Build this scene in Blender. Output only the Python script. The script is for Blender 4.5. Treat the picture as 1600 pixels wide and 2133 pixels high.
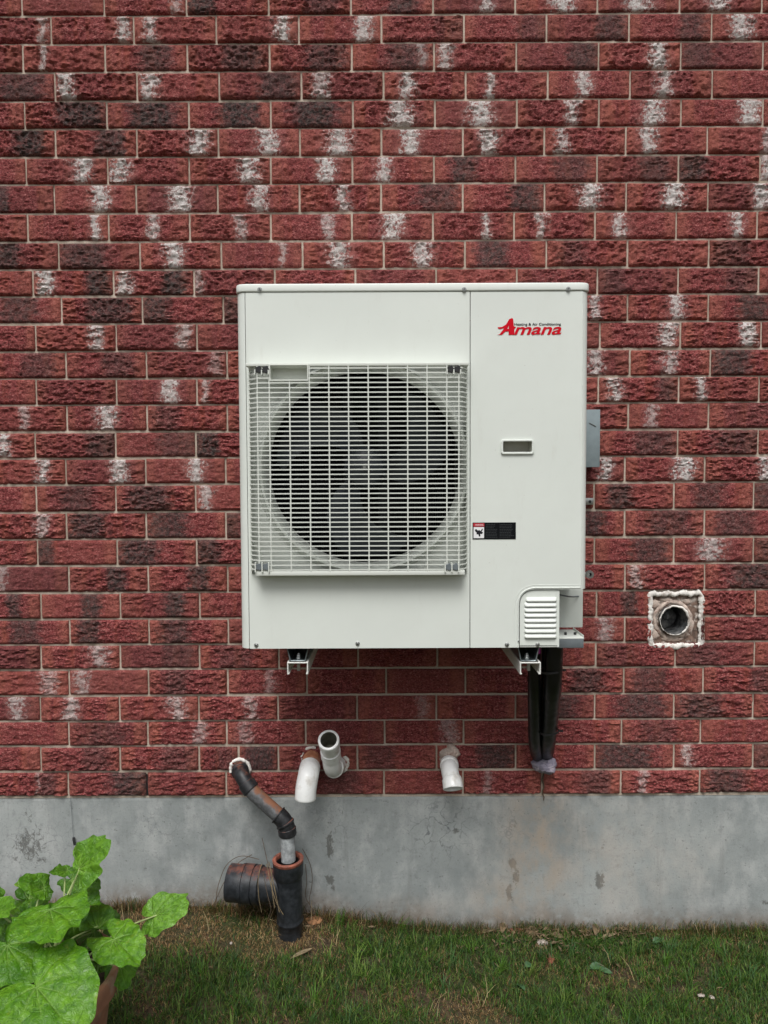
import bpy, bmesh, math, random
import numpy as np
from mathutils import Vector, Matrix, noise

random.seed(11)
rng = np.random.default_rng(7)
S = bpy.context.scene
COL = S.collection
for o in list(bpy.data.objects):
    bpy.data.objects.remove(o)

# ------------------------------------------------------------------ camera
FPX, CX, CY = 1430.0, 800.0, 1066.5
TILT, ROLL = math.radians(2.4), math.radians(0.26)
CAM = Vector((0.0, -2.26, 1.49))
F_ = Vector((0, math.cos(TILT), -math.sin(TILT)))
U0 = Vector((0, math.sin(TILT), math.cos(TILT)))
R0 = Vector((1, 0, 0))
UP = U0 * math.cos(ROLL) + R0 * math.sin(ROLL)
RT = R0 * math.cos(ROLL) - U0 * math.sin(ROLL)
cd = bpy.data.cameras.new('camera')
cam = bpy.data.objects.new('camera', cd)
COL.objects.link(cam)
m = Matrix((RT, UP, -F_)).transposed().to_4x4()
m.translation = CAM
cam.matrix_world = m
cd.sensor_fit = 'VERTICAL'
cd.sensor_height = 36.0
cd.sensor_width = 27.0
cd.lens = 36.0 * FPX / 2133.0
cd.clip_start = 0.05
cd.clip_end = 300
S.camera = cam
S.render.resolution_x, S.render.resolution_y = 768, 1024

# ------------------------------------------------------------------ light
SUN_EL, SUN_AZ = math.radians(57), math.radians(188)
w = bpy.data.worlds.new('World')
S.world = w
w.use_nodes = True
nt = w.node_tree
nt.nodes.clear()
sky = nt.nodes.new('ShaderNodeTexSky')
sky.sky_type = 'NISHITA'
sky.sun_disc = False
sky.sun_elevation = SUN_EL
sky.sun_rotation = SUN_AZ
sky.dust_density = 3.0
hs = nt.nodes.new('ShaderNodeHueSaturation')
hs.inputs['Saturation'].default_value = 0.22
bg = nt.nodes.new('ShaderNodeBackground')
bg.inputs['Strength'].default_value = 0.14
wo = nt.nodes.new('ShaderNodeOutputWorld')
nt.links.new(sky.outputs[0], hs.inputs['Color'])
# an overcast sky is about three times as bright overhead as at the horizon, all the way round
tc = nt.nodes.new('ShaderNodeTexCoord'); sxyz = nt.nodes.new('ShaderNodeSeparateXYZ')
mr = nt.nodes.new('ShaderNodeMapRange')
mr.inputs[1].default_value = 0.0; mr.inputs[2].default_value = 1.0; mr.inputs[3].default_value = 0.25; mr.inputs[4].default_value = 1.0
vm = nt.nodes.new('ShaderNodeVectorMath'); vm.operation = 'SCALE'
nt.links.new(tc.outputs['Generated'], sxyz.inputs[0])
nt.links.new(sxyz.outputs[2], mr.inputs[0])
nt.links.new(hs.outputs[0], vm.inputs[0])
nt.links.new(mr.outputs[0], vm.inputs['Scale'])
nt.links.new(vm.outputs[0], bg.inputs['Color'])
nt.links.new(bg.outputs[0], wo.inputs[0])
sd = bpy.data.lights.new('sun', 'SUN')
sd.energy = 1.5
sd.angle = math.radians(28)
sd.color = (1.0, 0.985, 0.965)
so = bpy.data.objects.new('sun', sd)
COL.objects.link(so)
dirv = Vector((math.sin(SUN_AZ) * -math.cos(SUN_EL), -math.cos(SUN_AZ) * math.cos(SUN_EL), -math.sin(SUN_EL)))
so.rotation_euler = dirv.to_track_quat('-Z', 'Y').to_euler()
S.view_settings.view_transform = 'Standard'
S.view_settings.look = 'None'
S.view_settings.exposure = 0.56
S.view_settings.gamma = 1.0
S.view_settings.use_curve_mapping = False
S.render.engine = 'CYCLES'


# ------------------------------------------------------------------ helpers
def P(px, py, Y):
    """point of the plane y = Y seen at a pixel of the 1600 x 2133 photograph"""
    d = F_ + RT * ((px - CX) / FPX) + UP * ((CY - py) / FPX)
    return CAM + d * ((Y - CAM.y) / d.y)


def sm(a, b, t):
    t = max(0.0, min(1.0, (t - a) / (b - a)))
    return t * t * (3 - 2 * t)


WP = {}
MC = {}


def tag(o, label=None, cat=None, group=None, kind=None):
    if label: o['label'] = label
    if cat: o['category'] = cat
    if group: o['group'] = group
    if kind: o['kind'] = kind
    return o


def empty(name, loc, label, cat, group=None):
    o = bpy.data.objects.new(name, None)
    o.empty_display_size = 0.05
    o.location = loc
    COL.objects.link(o)
    WP[o.name] = Vector(loc)
    return tag(o, label, cat, group)


def link_mesh(name, me, mat, parent=None, origin=None, smooth=True, ang=35):
    """me holds world coordinates; origin moves to the bounding box centre"""
    n = len(me.vertices)
    co = np.empty(n * 3, dtype=np.float32)
    me.vertices.foreach_get('co', co)
    co = co.reshape(-1, 3)
    c = Vector(((co.min(0) + co.max(0)) / 2).tolist()) if origin is None else Vector(origin)
    co -= np.array(c[:], dtype=np.float32)
    me.vertices.foreach_set('co', co.ravel())
    if smooth:
        me.shade_smooth()
        me.set_sharp_from_angle(angle=math.radians(ang))
    me.update()
    if mat is not None:
        me.materials.clear()
        me.materials.append(mat)
    o = bpy.data.objects.new(name, me)
    COL.objects.link(o)
    WP[o.name] = c
    if parent is not None:
        o.parent = parent
        o.location = c - WP[parent.name]
    else:
        o.location = c
    return o


class MB:
    def __init__(s):
        s.v, s.f = [], []

    def add(s, vs, fs):
        b = len(s.v)
        s.v += [tuple(v) for v in vs]
        s.f += [tuple(i + b for i in f) for f in fs]

    def box(s, a, b):
        x0, y0, z0 = a
        x1, y1, z1 = b
        s.add([(x0, y0, z0), (x1, y0, z0), (x1, y1, z0), (x0, y1, z0), (x0, y0, z1), (x1, y0, z1), (x1, y1, z1), (x0, y1, z1)],
              [(0, 3, 2, 1), (4, 5, 6, 7), (0, 1, 5, 4), (1, 2, 6, 5), (2, 3, 7, 6), (3, 0, 4, 7)])

    def prism(s, poly, axis, a, b):
        """poly: 2D points counter-clockwise; axis 'y' (xz outline) or 'z' (xy outline) or 'x' (yz outline)"""
        n = len(poly)
        def q(p, t):
            if axis == 'y': return (p[0], t, p[1])
            if axis == 'z': return (p[0], p[1], t)
            return (t, p[0], p[1])
        vs = [q(p, a) for p in poly] + [q(p, b) for p in poly]
        fs = [tuple(range(n))[::-1], tuple(range(n, 2 * n))]
        fs += [(i, (i + 1) % n, n + (i + 1) % n, n + i) for i in range(n)]
        s.add(vs, fs)

    def rings(s, rings, cap0=False, cap1=False, closed=False):
        b = len(s.v)
        n = len(rings[0])
        for r in rings: s.v += [tuple(v) for v in r]
        k = len(rings)
        for j in range(k if closed else k - 1):
            a0, a1 = b + j * n, b + ((j + 1) % k) * n
            for i in range(n):
                s.f.append((a0 + i, a0 + (i + 1) % n, a1 + (i + 1) % n, a1 + i))
        if cap0: s.f.append(tuple(range(b, b + n))[::-1])
        if cap1: s.f.append(tuple(range(b + (k - 1) * n, b + k * n)))

    def mesh(s, name, bevel=0, seg=2, recalc=True):
        me = bpy.data.meshes.new(name)
        me.from_pydata(s.v, [], s.f)
        if bevel or recalc:
            bm = bmesh.new()
            bm.from_mesh(me)
            if recalc: bmesh.ops.recalc_face_normals(bm, faces=bm.faces)
            if bevel:
                es = [e for e in bm.edges if len(e.link_faces) == 2 and e.calc_face_angle(0) > 0.6]
                bmesh.ops.bevel(bm, geom=es, offset=bevel, segments=seg, profile=0.5, affect='EDGES', clamp_overlap=True)
            bm.to_mesh(me)
            bm.free()
        return me

    def build(s, name, mat, parent=None, bevel=0, seg=2, smooth=True, recalc=True, ang=35, origin=None):
        return link_mesh(name, s.mesh(name, bevel, seg, recalc), mat, parent, origin, smooth, ang)


def round_poly(pts, r, n=5):
    """round the corners of a closed 2D polygon; r is a number or one per corner"""
    out = []
    N = len(pts)
    for i in range(N):
        p0, p1, p2 = Vector(pts[i - 1]), Vector(pts[i]), Vector(pts[(i + 1) % N])
        ri = r[i] if hasattr(r, '__len__') else r
        if ri <= 0:
            out.append(tuple(p1)); continue
        a, b = (p0 - p1), (p2 - p1)
        d = min(ri, a.length * .49, b.length * .49)
        a.normalize(); b.normalize()
        for k in range(n + 1):
            t = k / n
            q = (p1 + a * d) * (1 - t) ** 2 + p1 * 2 * t * (1 - t) + (p1 + b * d) * t * t
            out.append(tuple(q))
    return out


def plate_mesh(name, loops, y_front, thick, bevel=0.0008):
    """a plate in the xz plane with holes: 2D filled curve turned into mesh"""
    cu = bpy.data.curves.new(name, 'CURVE')
    cu.dimensions = '2D'
    cu.fill_mode = 'BOTH'
    cu.extrude = max(thick / 2 - bevel, 0.0001)
    cu.bevel_depth = bevel
    cu.bevel_resolution = 1
    cu.offset = -bevel
    for lp in loops:
        sp = cu.splines.new('POLY')
        sp.points.add(len(lp) - 1)
        for p, q in zip(sp.points, lp): p.co = (q[0], q[1], 0, 1)
        sp.use_cyclic_u = True
    return curve_mesh(cu, name, Matrix.Translation((0, y_front + thick / 2, 0)) @ Matrix.Rotation(math.pi / 2, 4, 'X'))


def curve_mesh(cu, name, mat):
    t = bpy.data.objects.new('tmp', cu)
    COL.objects.link(t)
    bpy.context.view_layer.update()
    dg = bpy.context.evaluated_depsgraph_get()
    me = bpy.data.meshes.new_from_object(t.evaluated_get(dg))
    me.name = name
    bpy.data.objects.remove(t)
    bpy.data.curves.remove(cu)
    me.transform(mat)
    return me


def circle2(cx, cz, r, n=96):
    return [(cx + r * math.cos(2 * math.pi * i / n), cz + r * math.sin(2 * math.pi * i / n)) for i in range(n)]


class Path:
    def __init__(s, pts, bend=0.03, n=8):
        pts = [Vector(p) for p in pts]
        out = [pts[0]]
        for i in range(1, len(pts) - 1):
            a, b = pts[i - 1] - pts[i], pts[i + 1] - pts[i]
            d = min(bend, a.length * .48, b.length * .48)
            a.normalize(); b.normalize()
            for k in range(n + 1):
                t = k / n
                out.append((pts[i] + a * d) * (1 - t) ** 2 + pts[i] * 2 * t * (1 - t) + (pts[i] + b * d) * t * t)
        out.append(pts[-1])
        s.p = [out[0]]
        for q in out[1:]:
            if (q - s.p[-1]).length > 1e-5: s.p.append(q)
        s.L = [0]
        for i in range(1, len(s.p)): s.L.append(s.L[-1] + (s.p[i] - s.p[i - 1]).length)
        s.T = []
        for i in range(len(s.p)):
            a = s.p[max(i - 1, 0)]; b = s.p[min(i + 1, len(s.p) - 1)]
            s.T.append((b - a).normalized())
        u = s.T[0].orthogonal().normalized()
        s.N = [u]
        for i in range(1, len(s.p)):
            u = (s.N[-1] - s.T[i] * s.N[-1].dot(s.T[i])).normalized()
            s.N.append(u)
        s.len = s.L[-1]

    def at(s, t):
        if t <= 0: return s.p[0] + s.T[0] * t, s.T[0], s.N[0]
        if t >= s.len: return s.p[-1] + s.T[-1] * (t - s.len), s.T[-1], s.N[-1]
        i = max(k for k in range(len(s.L)) if s.L[k] <= t)
        i = min(i, len(s.L) - 2)
        f = (t - s.L[i]) / (s.L[i + 1] - s.L[i])
        T = s.T[i].lerp(s.T[i + 1], f).normalized()
        N = s.N[i].lerp(s.N[i + 1], f)
        N = (N - T * N.dot(T)).normalized()
        return s.p[i].lerp(s.p[i + 1], f), T, N

    def ts(s, a, b, step=0.008):
        k = max(1, int((b - a) / step))
        return [a + (b - a) * i / k for i in range(k + 1)]

    def sweep(s, mb, st, seg=28, cap0=False, cap1=False, closed=False, wob=0):
        rings = []
        for t, r in st:
            p, T, N = s.at(t)
            B = T.cross(N)
            ring = []
            for i in range(seg):
                a = 2 * math.pi * i / seg
                rr = r
                if wob: rr += wob * noise.noise(Vector((math.cos(a) * 2, math.sin(a) * 2, t * 60)))
                ring.append(p + (N * math.cos(a) + B * math.sin(a)) * rr)
            rings.append(ring)
        mb.rings(rings, cap0, cap1, closed)


def collar_stations(path, R, collars, a=None, b=None):
    """radius R along the path, larger inside each collar (t0, t1, radius)"""
    a = 0 if a is None else a
    b = path.len if b is None else b
    cuts = [(t, R) for t in path.ts(a, b)]
    for t0, t1, r in collars:
        cuts = [c for c in cuts if not (t0 - 1e-6 <= c[0] <= t1 + 1e-6)]
        cuts += [(t0, R), (t0 + 0.0004, r - 0.0008), (t0 + 0.0012, r)] + [(t, r) for t in path.ts(t0 + .002, t1 - .002)] + \
                [(t1 - 0.0012, r), (t1 - 0.0004, r - .0008), (t1, R)]
    cuts.sort(key=lambda c: c[0])
    return [c for c in cuts if a - 1e-6 <= c[0] <= b + 1e-6]


def wire(name, pts, r, mat, parent=None, bend=0.02, seg=8):
    p = Path(pts, bend, 5)
    mb = MB()
    p.sweep(mb, [(t, r) for t in p.ts(0, p.len, 0.01)], seg, True, True)
    return mb.build(name, mat, parent)


# ------------------------------------------------------------------ node helpers
class NT:
    def __init__(s, name):
        s.m = bpy.data.materials.new(name)
        s.m.use_nodes = True
        s.t = s.m.node_tree
        s.t.nodes.clear()
        s.out = s.t.nodes.new('ShaderNodeOutputMaterial')

    def n(s, typ, **kw):
        nd = s.t.nodes.new(typ)
        for k, v in kw.items(): setattr(nd, k, v)
        return nd

    def set(s, sock, v):
        if hasattr(v, 'is_linked') or isinstance(v, bpy.types.NodeSocket): s.t.links.new(v, sock)
        else:
            if sock.type == 'RGBA' and len(v) == 3: v = (*v, 1)
            sock.default_value = v

    def math(s, op, a, b=0.0, c=0.0, clamp=False):
        nd = s.n('ShaderNodeMath', operation=op, use_clamp=clamp)
        s.set(nd.inputs[0], a); s.set(nd.inputs[1], b); s.set(nd.inputs[2], c)
        return nd.outputs[0]

    def vmath(s, op, a, b):
        nd = s.n('ShaderNodeVectorMath', operation=op)
        s.set(nd.inputs[0], a); s.set(nd.inputs[1], b)
        return nd.outputs[0]

    def mix(s, f, a, b, mode='MIX'):
        nd = s.n('ShaderNodeMix', data_type='RGBA', blend_type=mode)
        s.set(nd.inputs[0], f); s.set(nd.inputs[6], a); s.set(nd.inputs[7], b)
        return nd.outputs[2]

    def noise(s, vec, scale, detail=4, rough=.55, dist=0.0):
        nd = s.n('ShaderNodeTexNoise')
        if vec is not None: s.set(nd.inputs['Vector'], vec)
        nd.inputs['Scale'].default_value = scale
        nd.inputs['Detail'].default_value = detail
        nd.inputs['Roughness'].default_value = rough
        nd.inputs['Distortion'].default_value = dist
        return nd.outputs[0]

    def voro(s, vec, scale, feature='F1', out=0, rnd=1.0):
        nd = s.n('ShaderNodeTexVoronoi', feature=feature)
        s.set(nd.inputs['Vector'], vec)
        nd.inputs['Scale'].default_value = scale
        nd.inputs['Randomness'].default_value = rnd
        return nd.outputs[out]

    def smooth(s, a, b, v):
        nd = s.n('ShaderNodeMapRange', interpolation_type='SMOOTHSTEP')
        s.set(nd.inputs[0], v); nd.inputs[1].default_value = a; nd.inputs[2].default_value = b
        return nd.outputs[0]

    def coord(s, kind='Object'):
        return s.n('ShaderNodeTexCoord').outputs[kind]

    def attr(s, name, typ='GEOMETRY', out='Fac'):
        nd = s.n('ShaderNodeAttribute', attribute_type=typ, attribute_name=name)
        return nd.outputs[out]

    def scale(s, vec, v3):
        return s.vmath('MULTIPLY', vec, v3)

    def bump(s, h, strength=.5, dist=.001, normal=None):
        nd = s.n('ShaderNodeBump')
        s.set(nd.inputs['Height'], h)
        nd.inputs['Strength'].default_value = strength
        nd.inputs['Distance'].default_value = dist
        if normal is not None: s.set(nd.inputs['Normal'], normal)
        return nd.outputs[0]

    def bsdf(s, color, rough=.5, metal=0.0, normal=None, spec=.5, coat=0.0):
        b = s.n('ShaderNodeBsdfPrincipled')
        s.set(b.inputs['Base Color'], color)
        s.set(b.inputs['Roughness'], rough)
        s.set(b.inputs['Metallic'], metal)
        b.inputs['Specular IOR Level'].default_value = spec
        b.inputs['Coat Weight'].default_value = coat
        if normal is not None: s.set(b.inputs['Normal'], normal)
        s.t.links.new(b.outputs[0], s.out.inputs[0])
        return b


def simple(name, col, rough=.5, metal=0.0, var=.08, nscale=40, bump=.15, bscale=300, dirt=None, dirt_amt=.0, spec=.5):
    t = NT(name)
    c = t.coord()
    n1 = t.noise(c, nscale, 5)
    base = t.mix(t.smooth(.3, .7, n1), [x * (1 - var) for x in col], [min(1, x * (1 + var)) for x in col])
    if dirt:
        n2 = t.noise(c, nscale * .6, 6, .65)
        base = t.mix(t.math('MULTIPLY', t.smooth(.48, .68, n2), dirt_amt), base, dirt)
    nr = t.noise(c, bscale, 3)
    t.bsdf(base, rough, metal, t.bump(nr, bump, .0006), spec)
    return t.m


# ------------------------------------------------------------------ materials
def mat_brick(name, geo=False):
    t = NT(name)
    typ = 'GEOMETRY' if geo else 'OBJECT'
    if geo:
        loc = t.attr('local', 'GEOMETRY', 'Vector')
        rnd = t.attr('seed', 'GEOMETRY')
    else:
        loc = t.coord()
        rnd = t.attr('seed', 'OBJECT')
    A = lambda k: t.attr(k, typ)
    off = t.n('ShaderNodeCombineXYZ')
    t.set(off.inputs[0], t.math('MULTIPLY', rnd, 37.0))
    t.set(off.inputs[1], t.math('MULTIPLY', rnd, 11.0))
    t.set(off.inputs[2], t.math('MULTIPLY', rnd, 23.0))
    v = t.vmath('ADD', loc, off.outputs[0])
    sx = t.n('ShaderNodeSeparateXYZ'); t.set(sx.inputs[0], loc)
    X = sx.outputs[0]
    vs = t.scale(v, (1, 1, 1.9))
    fine = t.noise(vs, 150, 7, .76, .8)
    mid = t.noise(vs, 42, 4, .6, .3)
    streak = t.noise(t.scale(v, (26, 1, 2.5)), 1.0, 3, .6)
    vert = t.noise(t.scale(v, (230, 1, 16)), 1.0, 4, .6)
    deep, red, light = (.048, .0105, .012), (.350, .068, .068), (.74, .36, .32)
    c = t.mix(t.smooth(.39, .52, fine), deep, red)
    c = t.mix(t.math('MULTIPLY', t.smooth(.51, .65, fine), .85), c, light)
    c = t.mix(t.math('MULTIPLY', t.smooth(.5, .7, streak), .42), c, (.42, .105, .062))
    ends = t.smooth(.070, .118, t.math('ADD', t.math('ABSOLUTE', X), t.math('MULTIPLY', t.math('SUBTRACT', streak, .5), .09)))
    c = t.mix(t.math('MULTIPLY', ends, t.math('MULTIPLY', t.smooth(.36, .52, fine), .55)), c, (.54, .185, .130))
    c = t.mix(t.math('MULTIPLY', t.smooth(.50, .66, mid), .4), c, (.115, .019, .020))
    c = t.mix(t.math('MULTIPLY', t.smooth(.52, .70, vert), .32), c, (.34, .10, .09))
    # per-brick tone
    c = t.mix(t.math('MULTIPLY', A('pale'), .5), c, (.42, .125, .098))
    c = t.mix(t.math('MULTIPLY', A('dull'), .6), c, (.135, .050, .052))
    # grey flashed band
    warp = t.math('MULTIPLY', t.math('SUBTRACT', t.noise(v, 40, 4, .6), .5), .034)
    xd = t.math('ABSOLUTE', t.math('SUBTRACT', t.math('ADD', X, warp), A('dark_x')))
    dm = t.math('SUBTRACT', 1.0, t.math('DIVIDE', xd, A('dark_w')))
    dm = t.math('ADD', dm, t.math('MULTIPLY', t.math('SUBTRACT', mid, .5), 1.6))
    dm = t.math('MULTIPLY', t.smooth(-.30, .55, dm), A('dark_a'))
    gcol = t.mix(t.smooth(.38, .66, fine), (.024, .022, .021), (.165, .140, .130))
    c = t.mix(t.math('MULTIPLY', dm, t.math('ADD', .62, t.math('MULTIPLY', t.smooth(.4, .6, t.noise(v, 70, 5, .7)), .33))), c, gcol)
    # white slip smear
    wwarp = t.math('MULTIPLY', t.math('SUBTRACT', t.noise(v, 17, 2, .5), .5), .060)
    xw = t.math('ABSOLUTE', t.math('SUBTRACT', t.math('ADD', X, wwarp), A('white_x')))
    wm = t.math('SUBTRACT', 1.0, t.math('DIVIDE', xw, A('white_w')))
    crag = t.noise(v, 95, 6, .78, .5)
    wm = t.math('ADD', wm, t.math('MULTIPLY', t.math('SUBTRACT', crag, .49), 6.5))
    wm = t.math('MULTIPLY', t.smooth(.0, 1.0, wm), A('white_a'))
    near = t.smooth(-1.1, .2, t.math('SUBTRACT', 1.0, t.math('DIVIDE', xw, A('white_w'))))
    wm = t.math('MULTIPLY', wm, near)
    c = t.mix(t.math('MULTIPLY', t.math('MULTIPLY', near, A('white_a')), .30), c, (.50, .24, .20))
    c = t.mix(wm, c, t.mix(t.smooth(.35, .6, fine), (.52, .43, .40), (.93, .89, .86)))
    # salt specks
    sp = t.smooth(.72, .78, t.noise(v, 420, 2, .5))
    c = t.mix(t.math('MULTIPLY', sp, .45), c, (.55, .40, .36))
    b0 = t.bump(t.noise(vs, 135, 6, .74, 1.0), 1.0, .0095)
    b1 = t.bump(t.noise(v, 420, 4, .7), .6, .0012, b0)
    t.bsdf(c, .88, 0, b1, .25)
    return t.m


def mat_mortar():
    t = NT('mortar_joint')
    c = t.coord()
    n = t.noise(c, 9, 5); f = t.noise(c, 260, 5, .7)
    col = t.mix(t.smooth(.35, .65, n), (.45, .38, .30), (.66, .565, .465))
    col = t.mix(t.smooth(.4, .7, f), t.mix(.35, col, (.18, .14, .12)), col)
    t.bsdf(col, .95, 0, t.bump(f, .7, .0012), .2)
    return t.m


def mat_concrete():
    t = NT('parged_concrete')
    c = t.coord()
    big = t.noise(c, 2.2, 5, .6); mid = t.noise(t.scale(c, (1, 1, .6)), 11, 6, .65); f = t.noise(c, 150, 6, .7)
    trowel = t.noise(t.scale(c, (14, 1, 55)), 1.0, 4, .6)
    col = t.mix(t.smooth(.3, .7, big), (.215, .237, .236), (.36, .382, .373))
    col = t.mix(t.math('MULTIPLY', t.smooth(.42, .72, mid), .55), col, (.50, .51, .50))
    blot = t.noise(t.scale(c, (1, 1, .8)), 42, 7, .72)
    col = t.mix(t.math('MULTIPLY', t.smooth(.54, .70, blot), .38), col, (.15, .155, .155))
    col = t.mix(t.math('MULTIPLY', t.smooth(.56, .74, t.noise(t.scale(c, (20, 1, 2.0)), 1.0, 5, .65)), .28), col, (.16, .165, .16))
    col = t.mix(t.math('MULTIPLY', t.smooth(.55, .75, trowel), .25), col, (.19, .20, .205))
    col = t.mix(t.math('MULTIPLY', t.smooth(.5, .75, f), .4), col, (.17, .175, .17))
    st = t.attr('stain'); tn = t.attr('tan'); ck = t.attr('crack'); rs = t.attr('soil')
    sn = t.noise(t.scale(c, (1, 1, .7)), 75, 6, .75, .6)
    sm_ = t.smooth(.53, .62, t.math('ADD', t.math('MULTIPLY', st, .30), t.math('MULTIPLY', sn, .70)))
    col = t.mix(t.math('MULTIPLY', sm_, .72), col, (.085, .082, .073))
    col = t.mix(t.math('MULTIPLY', tn, t.smooth(.3, .7, mid)), col, (.36, .285, .215))
    col = t.mix(t.math('MULTIPLY', rs, t.smooth(.25, .6, t.noise(c, 30, 5, .7))), col, (.17, .135, .105))
    wn = t.n('ShaderNodeTexNoise'); t.set(wn.inputs['Vector'], c); wn.inputs['Scale'].default_value = 14; wn.inputs['Detail'].default_value = 6
    wv = t.vmath('ADD', c, t.scale(wn.outputs[1], (.10, .10, .10)))
    e = t.voro(wv, 21, 'DISTANCE_TO_EDGE')
    line = t.math('MULTIPLY', t.math('SUBTRACT', 1.0, t.smooth(.008, .040, e)), t.smooth(.38, .52, t.noise(c, 26, 3)))
    col = t.mix(t.math('MULTIPLY', t.math('MULTIPLY', line, ck), .7), col, (.08, .085, .095))
    pit = t.smooth(.66, .74, t.noise(c, 120, 3, .5))
    col = t.mix(t.math('MULTIPLY', pit, .5), col, (.12, .12, .12))
    b = t.bump(mid, .35, .006)
    b = t.bump(t.math('SUBTRACT', f, t.math('MULTIPLY', pit, .8)), .5, .0015, b)
    t.bsdf(col, .9, 0, b, .25)
    return t.m


def mat_paint(name, col, rough=.38):
    t = NT(name)
    c = t.coord()
    n = t.noise(c, 3.0, 4); f = t.noise(c, 900, 2); g = t.noise(t.scale(c, (1, 1, .25)), 22, 5, .7)
    base = t.mix(t.smooth(.3, .7, n), [x * .97 for x in col], [min(1, x * 1.02) for x in col])
    base = t.mix(t.math('MULTIPLY', t.smooth(.56, .8, g), .16), base, (.42, .40, .34))
    sp = t.smooth(.735, .76, t.noise(c, 130, 2, .5)); base = t.mix(t.math('MULTIPLY', sp, .28), base, (.30, .28, .23))
    cloud = t.noise(c, 7, 6, .7); base = t.mix(t.math('MULTIPLY', t.smooth(.45, .75, cloud), .10), base, (.50, .50, .44))
    rr = t.math('ADD', rough, t.math('MULTIPLY', t.math('SUBTRACT', g, .5), .2))
    b = t.bump(t.noise(c, 2.4, 3), .12, .01)
    t.bsdf(base, rr, 0, t.bump(f, .08, .0004, b), .4)
    return t.m


def mat_dusty(name, col, dust, amt=.9, rough=.45, lo=.74):
    """plastic pipe with earth lying on its upward faces"""
    t = NT(name)
    c = t.coord()
    g = t.n('ShaderNodeNewGeometry')
    s = t.n('ShaderNodeSeparateXYZ'); t.set(s.inputs[0], g.outputs['Normal'])
    n = t.noise(c, 38, 6, .7)
    up = t.smooth(lo, lo + .46, t.math('ADD', s.outputs[2], t.math('MULTIPLY', t.math('SUBTRACT', n, .5), 1.5)))
    base = t.mix(t.smooth(.35, .7, t.noise(c, 60, 5, .7)), col, [x * 1.9 + .01 for x in col])
    base = t.mix(t.math('MULTIPLY', up, amt), base, dust)
    t.bsdf(base, t.math('ADD', rough, t.math('MULTIPLY', up, .4)), 0, t.bump(t.noise(c, 260, 4, .6), .3, .0008), .4)
    return t.m


def mat_leaf():
    t = NT('leaf_green')
    v = t.attr('vein'); r = t.attr('tone')
    c = t.coord()
    n = t.noise(c, 28, 4)
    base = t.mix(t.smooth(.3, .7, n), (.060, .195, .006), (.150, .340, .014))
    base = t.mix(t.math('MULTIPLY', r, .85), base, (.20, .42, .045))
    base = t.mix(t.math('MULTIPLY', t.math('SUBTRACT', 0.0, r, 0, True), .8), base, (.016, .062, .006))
    wv = t.vmath('ADD', c, t.scale(t.n('ShaderNodeTexNoise').outputs[1], (.02, .02, .02)))
    e = t.noise(wv, 62, 4, .6, 1.2)
    base = t.mix(t.math('MULTIPLY', t.smooth(.54, .40, e), .50), base, (.030, .115, .005))
    base = t.mix(t.math('MULTIPLY', v, .55), base, (.28, .45, .11))
    ye = t.smooth(.66, .74, t.noise(c, 55, 3)); base = t.mix(t.math('MULTIPLY', ye, .35), base, (.30, .36, .04))
    b = t.bump(t.math('SUBTRACT', e, t.math('MULTIPLY', v, .3)), .9, .0065)
    bs = t.bsdf(base, .36, 0, b, .5)
    tr = t.n('ShaderNodeBsdfTranslucent'); t.set(tr.inputs[0], t.mix(.5, base, (.25, .5, .03))); t.set(tr.inputs['Normal'], b)
    mx = t.n('ShaderNodeMixShader'); mx.inputs[0].default_value = .28
    t.t.links.new(bs.outputs[0], mx.inputs[1]); t.t.links.new(tr.outputs[0], mx.inputs[2])
    t.t.links.new(mx.outputs[0], t.out.inputs[0])
    return t.m


def mat_blade():
    t = NT('grass_blade')
    c = t.attr('tint', 'GEOMETRY', 'Color')
    bs = t.bsdf(c, .55, 0, None, .3)
    tr = t.n('ShaderNodeBsdfTranslucent'); t.set(tr.inputs[0], c)
    mx = t.n('ShaderNodeMixShader'); mx.inputs[0].default_value = .25
    t.t.links.new(bs.outputs[0], mx.inputs[1]); t.t.links.new(tr.outputs[0], mx.inputs[2])
    t.t.links.new(mx.outputs[0], t.out.inputs[0])
    return t.m


def mat_soil():
    t = NT('lawn_soil')
    c = t.coord()
    n = t.noise(c, 60, 7, .7); g = t.noise(c, 5, 4)
    col = t.mix(t.smooth(.3, .7, n), (.030, .022, .014), (.115, .082, .048))
    col = t.mix(t.math('MULTIPLY', t.smooth(.4, .65, g), .75), col, (.032, .055, .014))
    t.bsdf(col, .95, 0, t.bump(n, .9, .01), .2)
    return t.m


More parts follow.
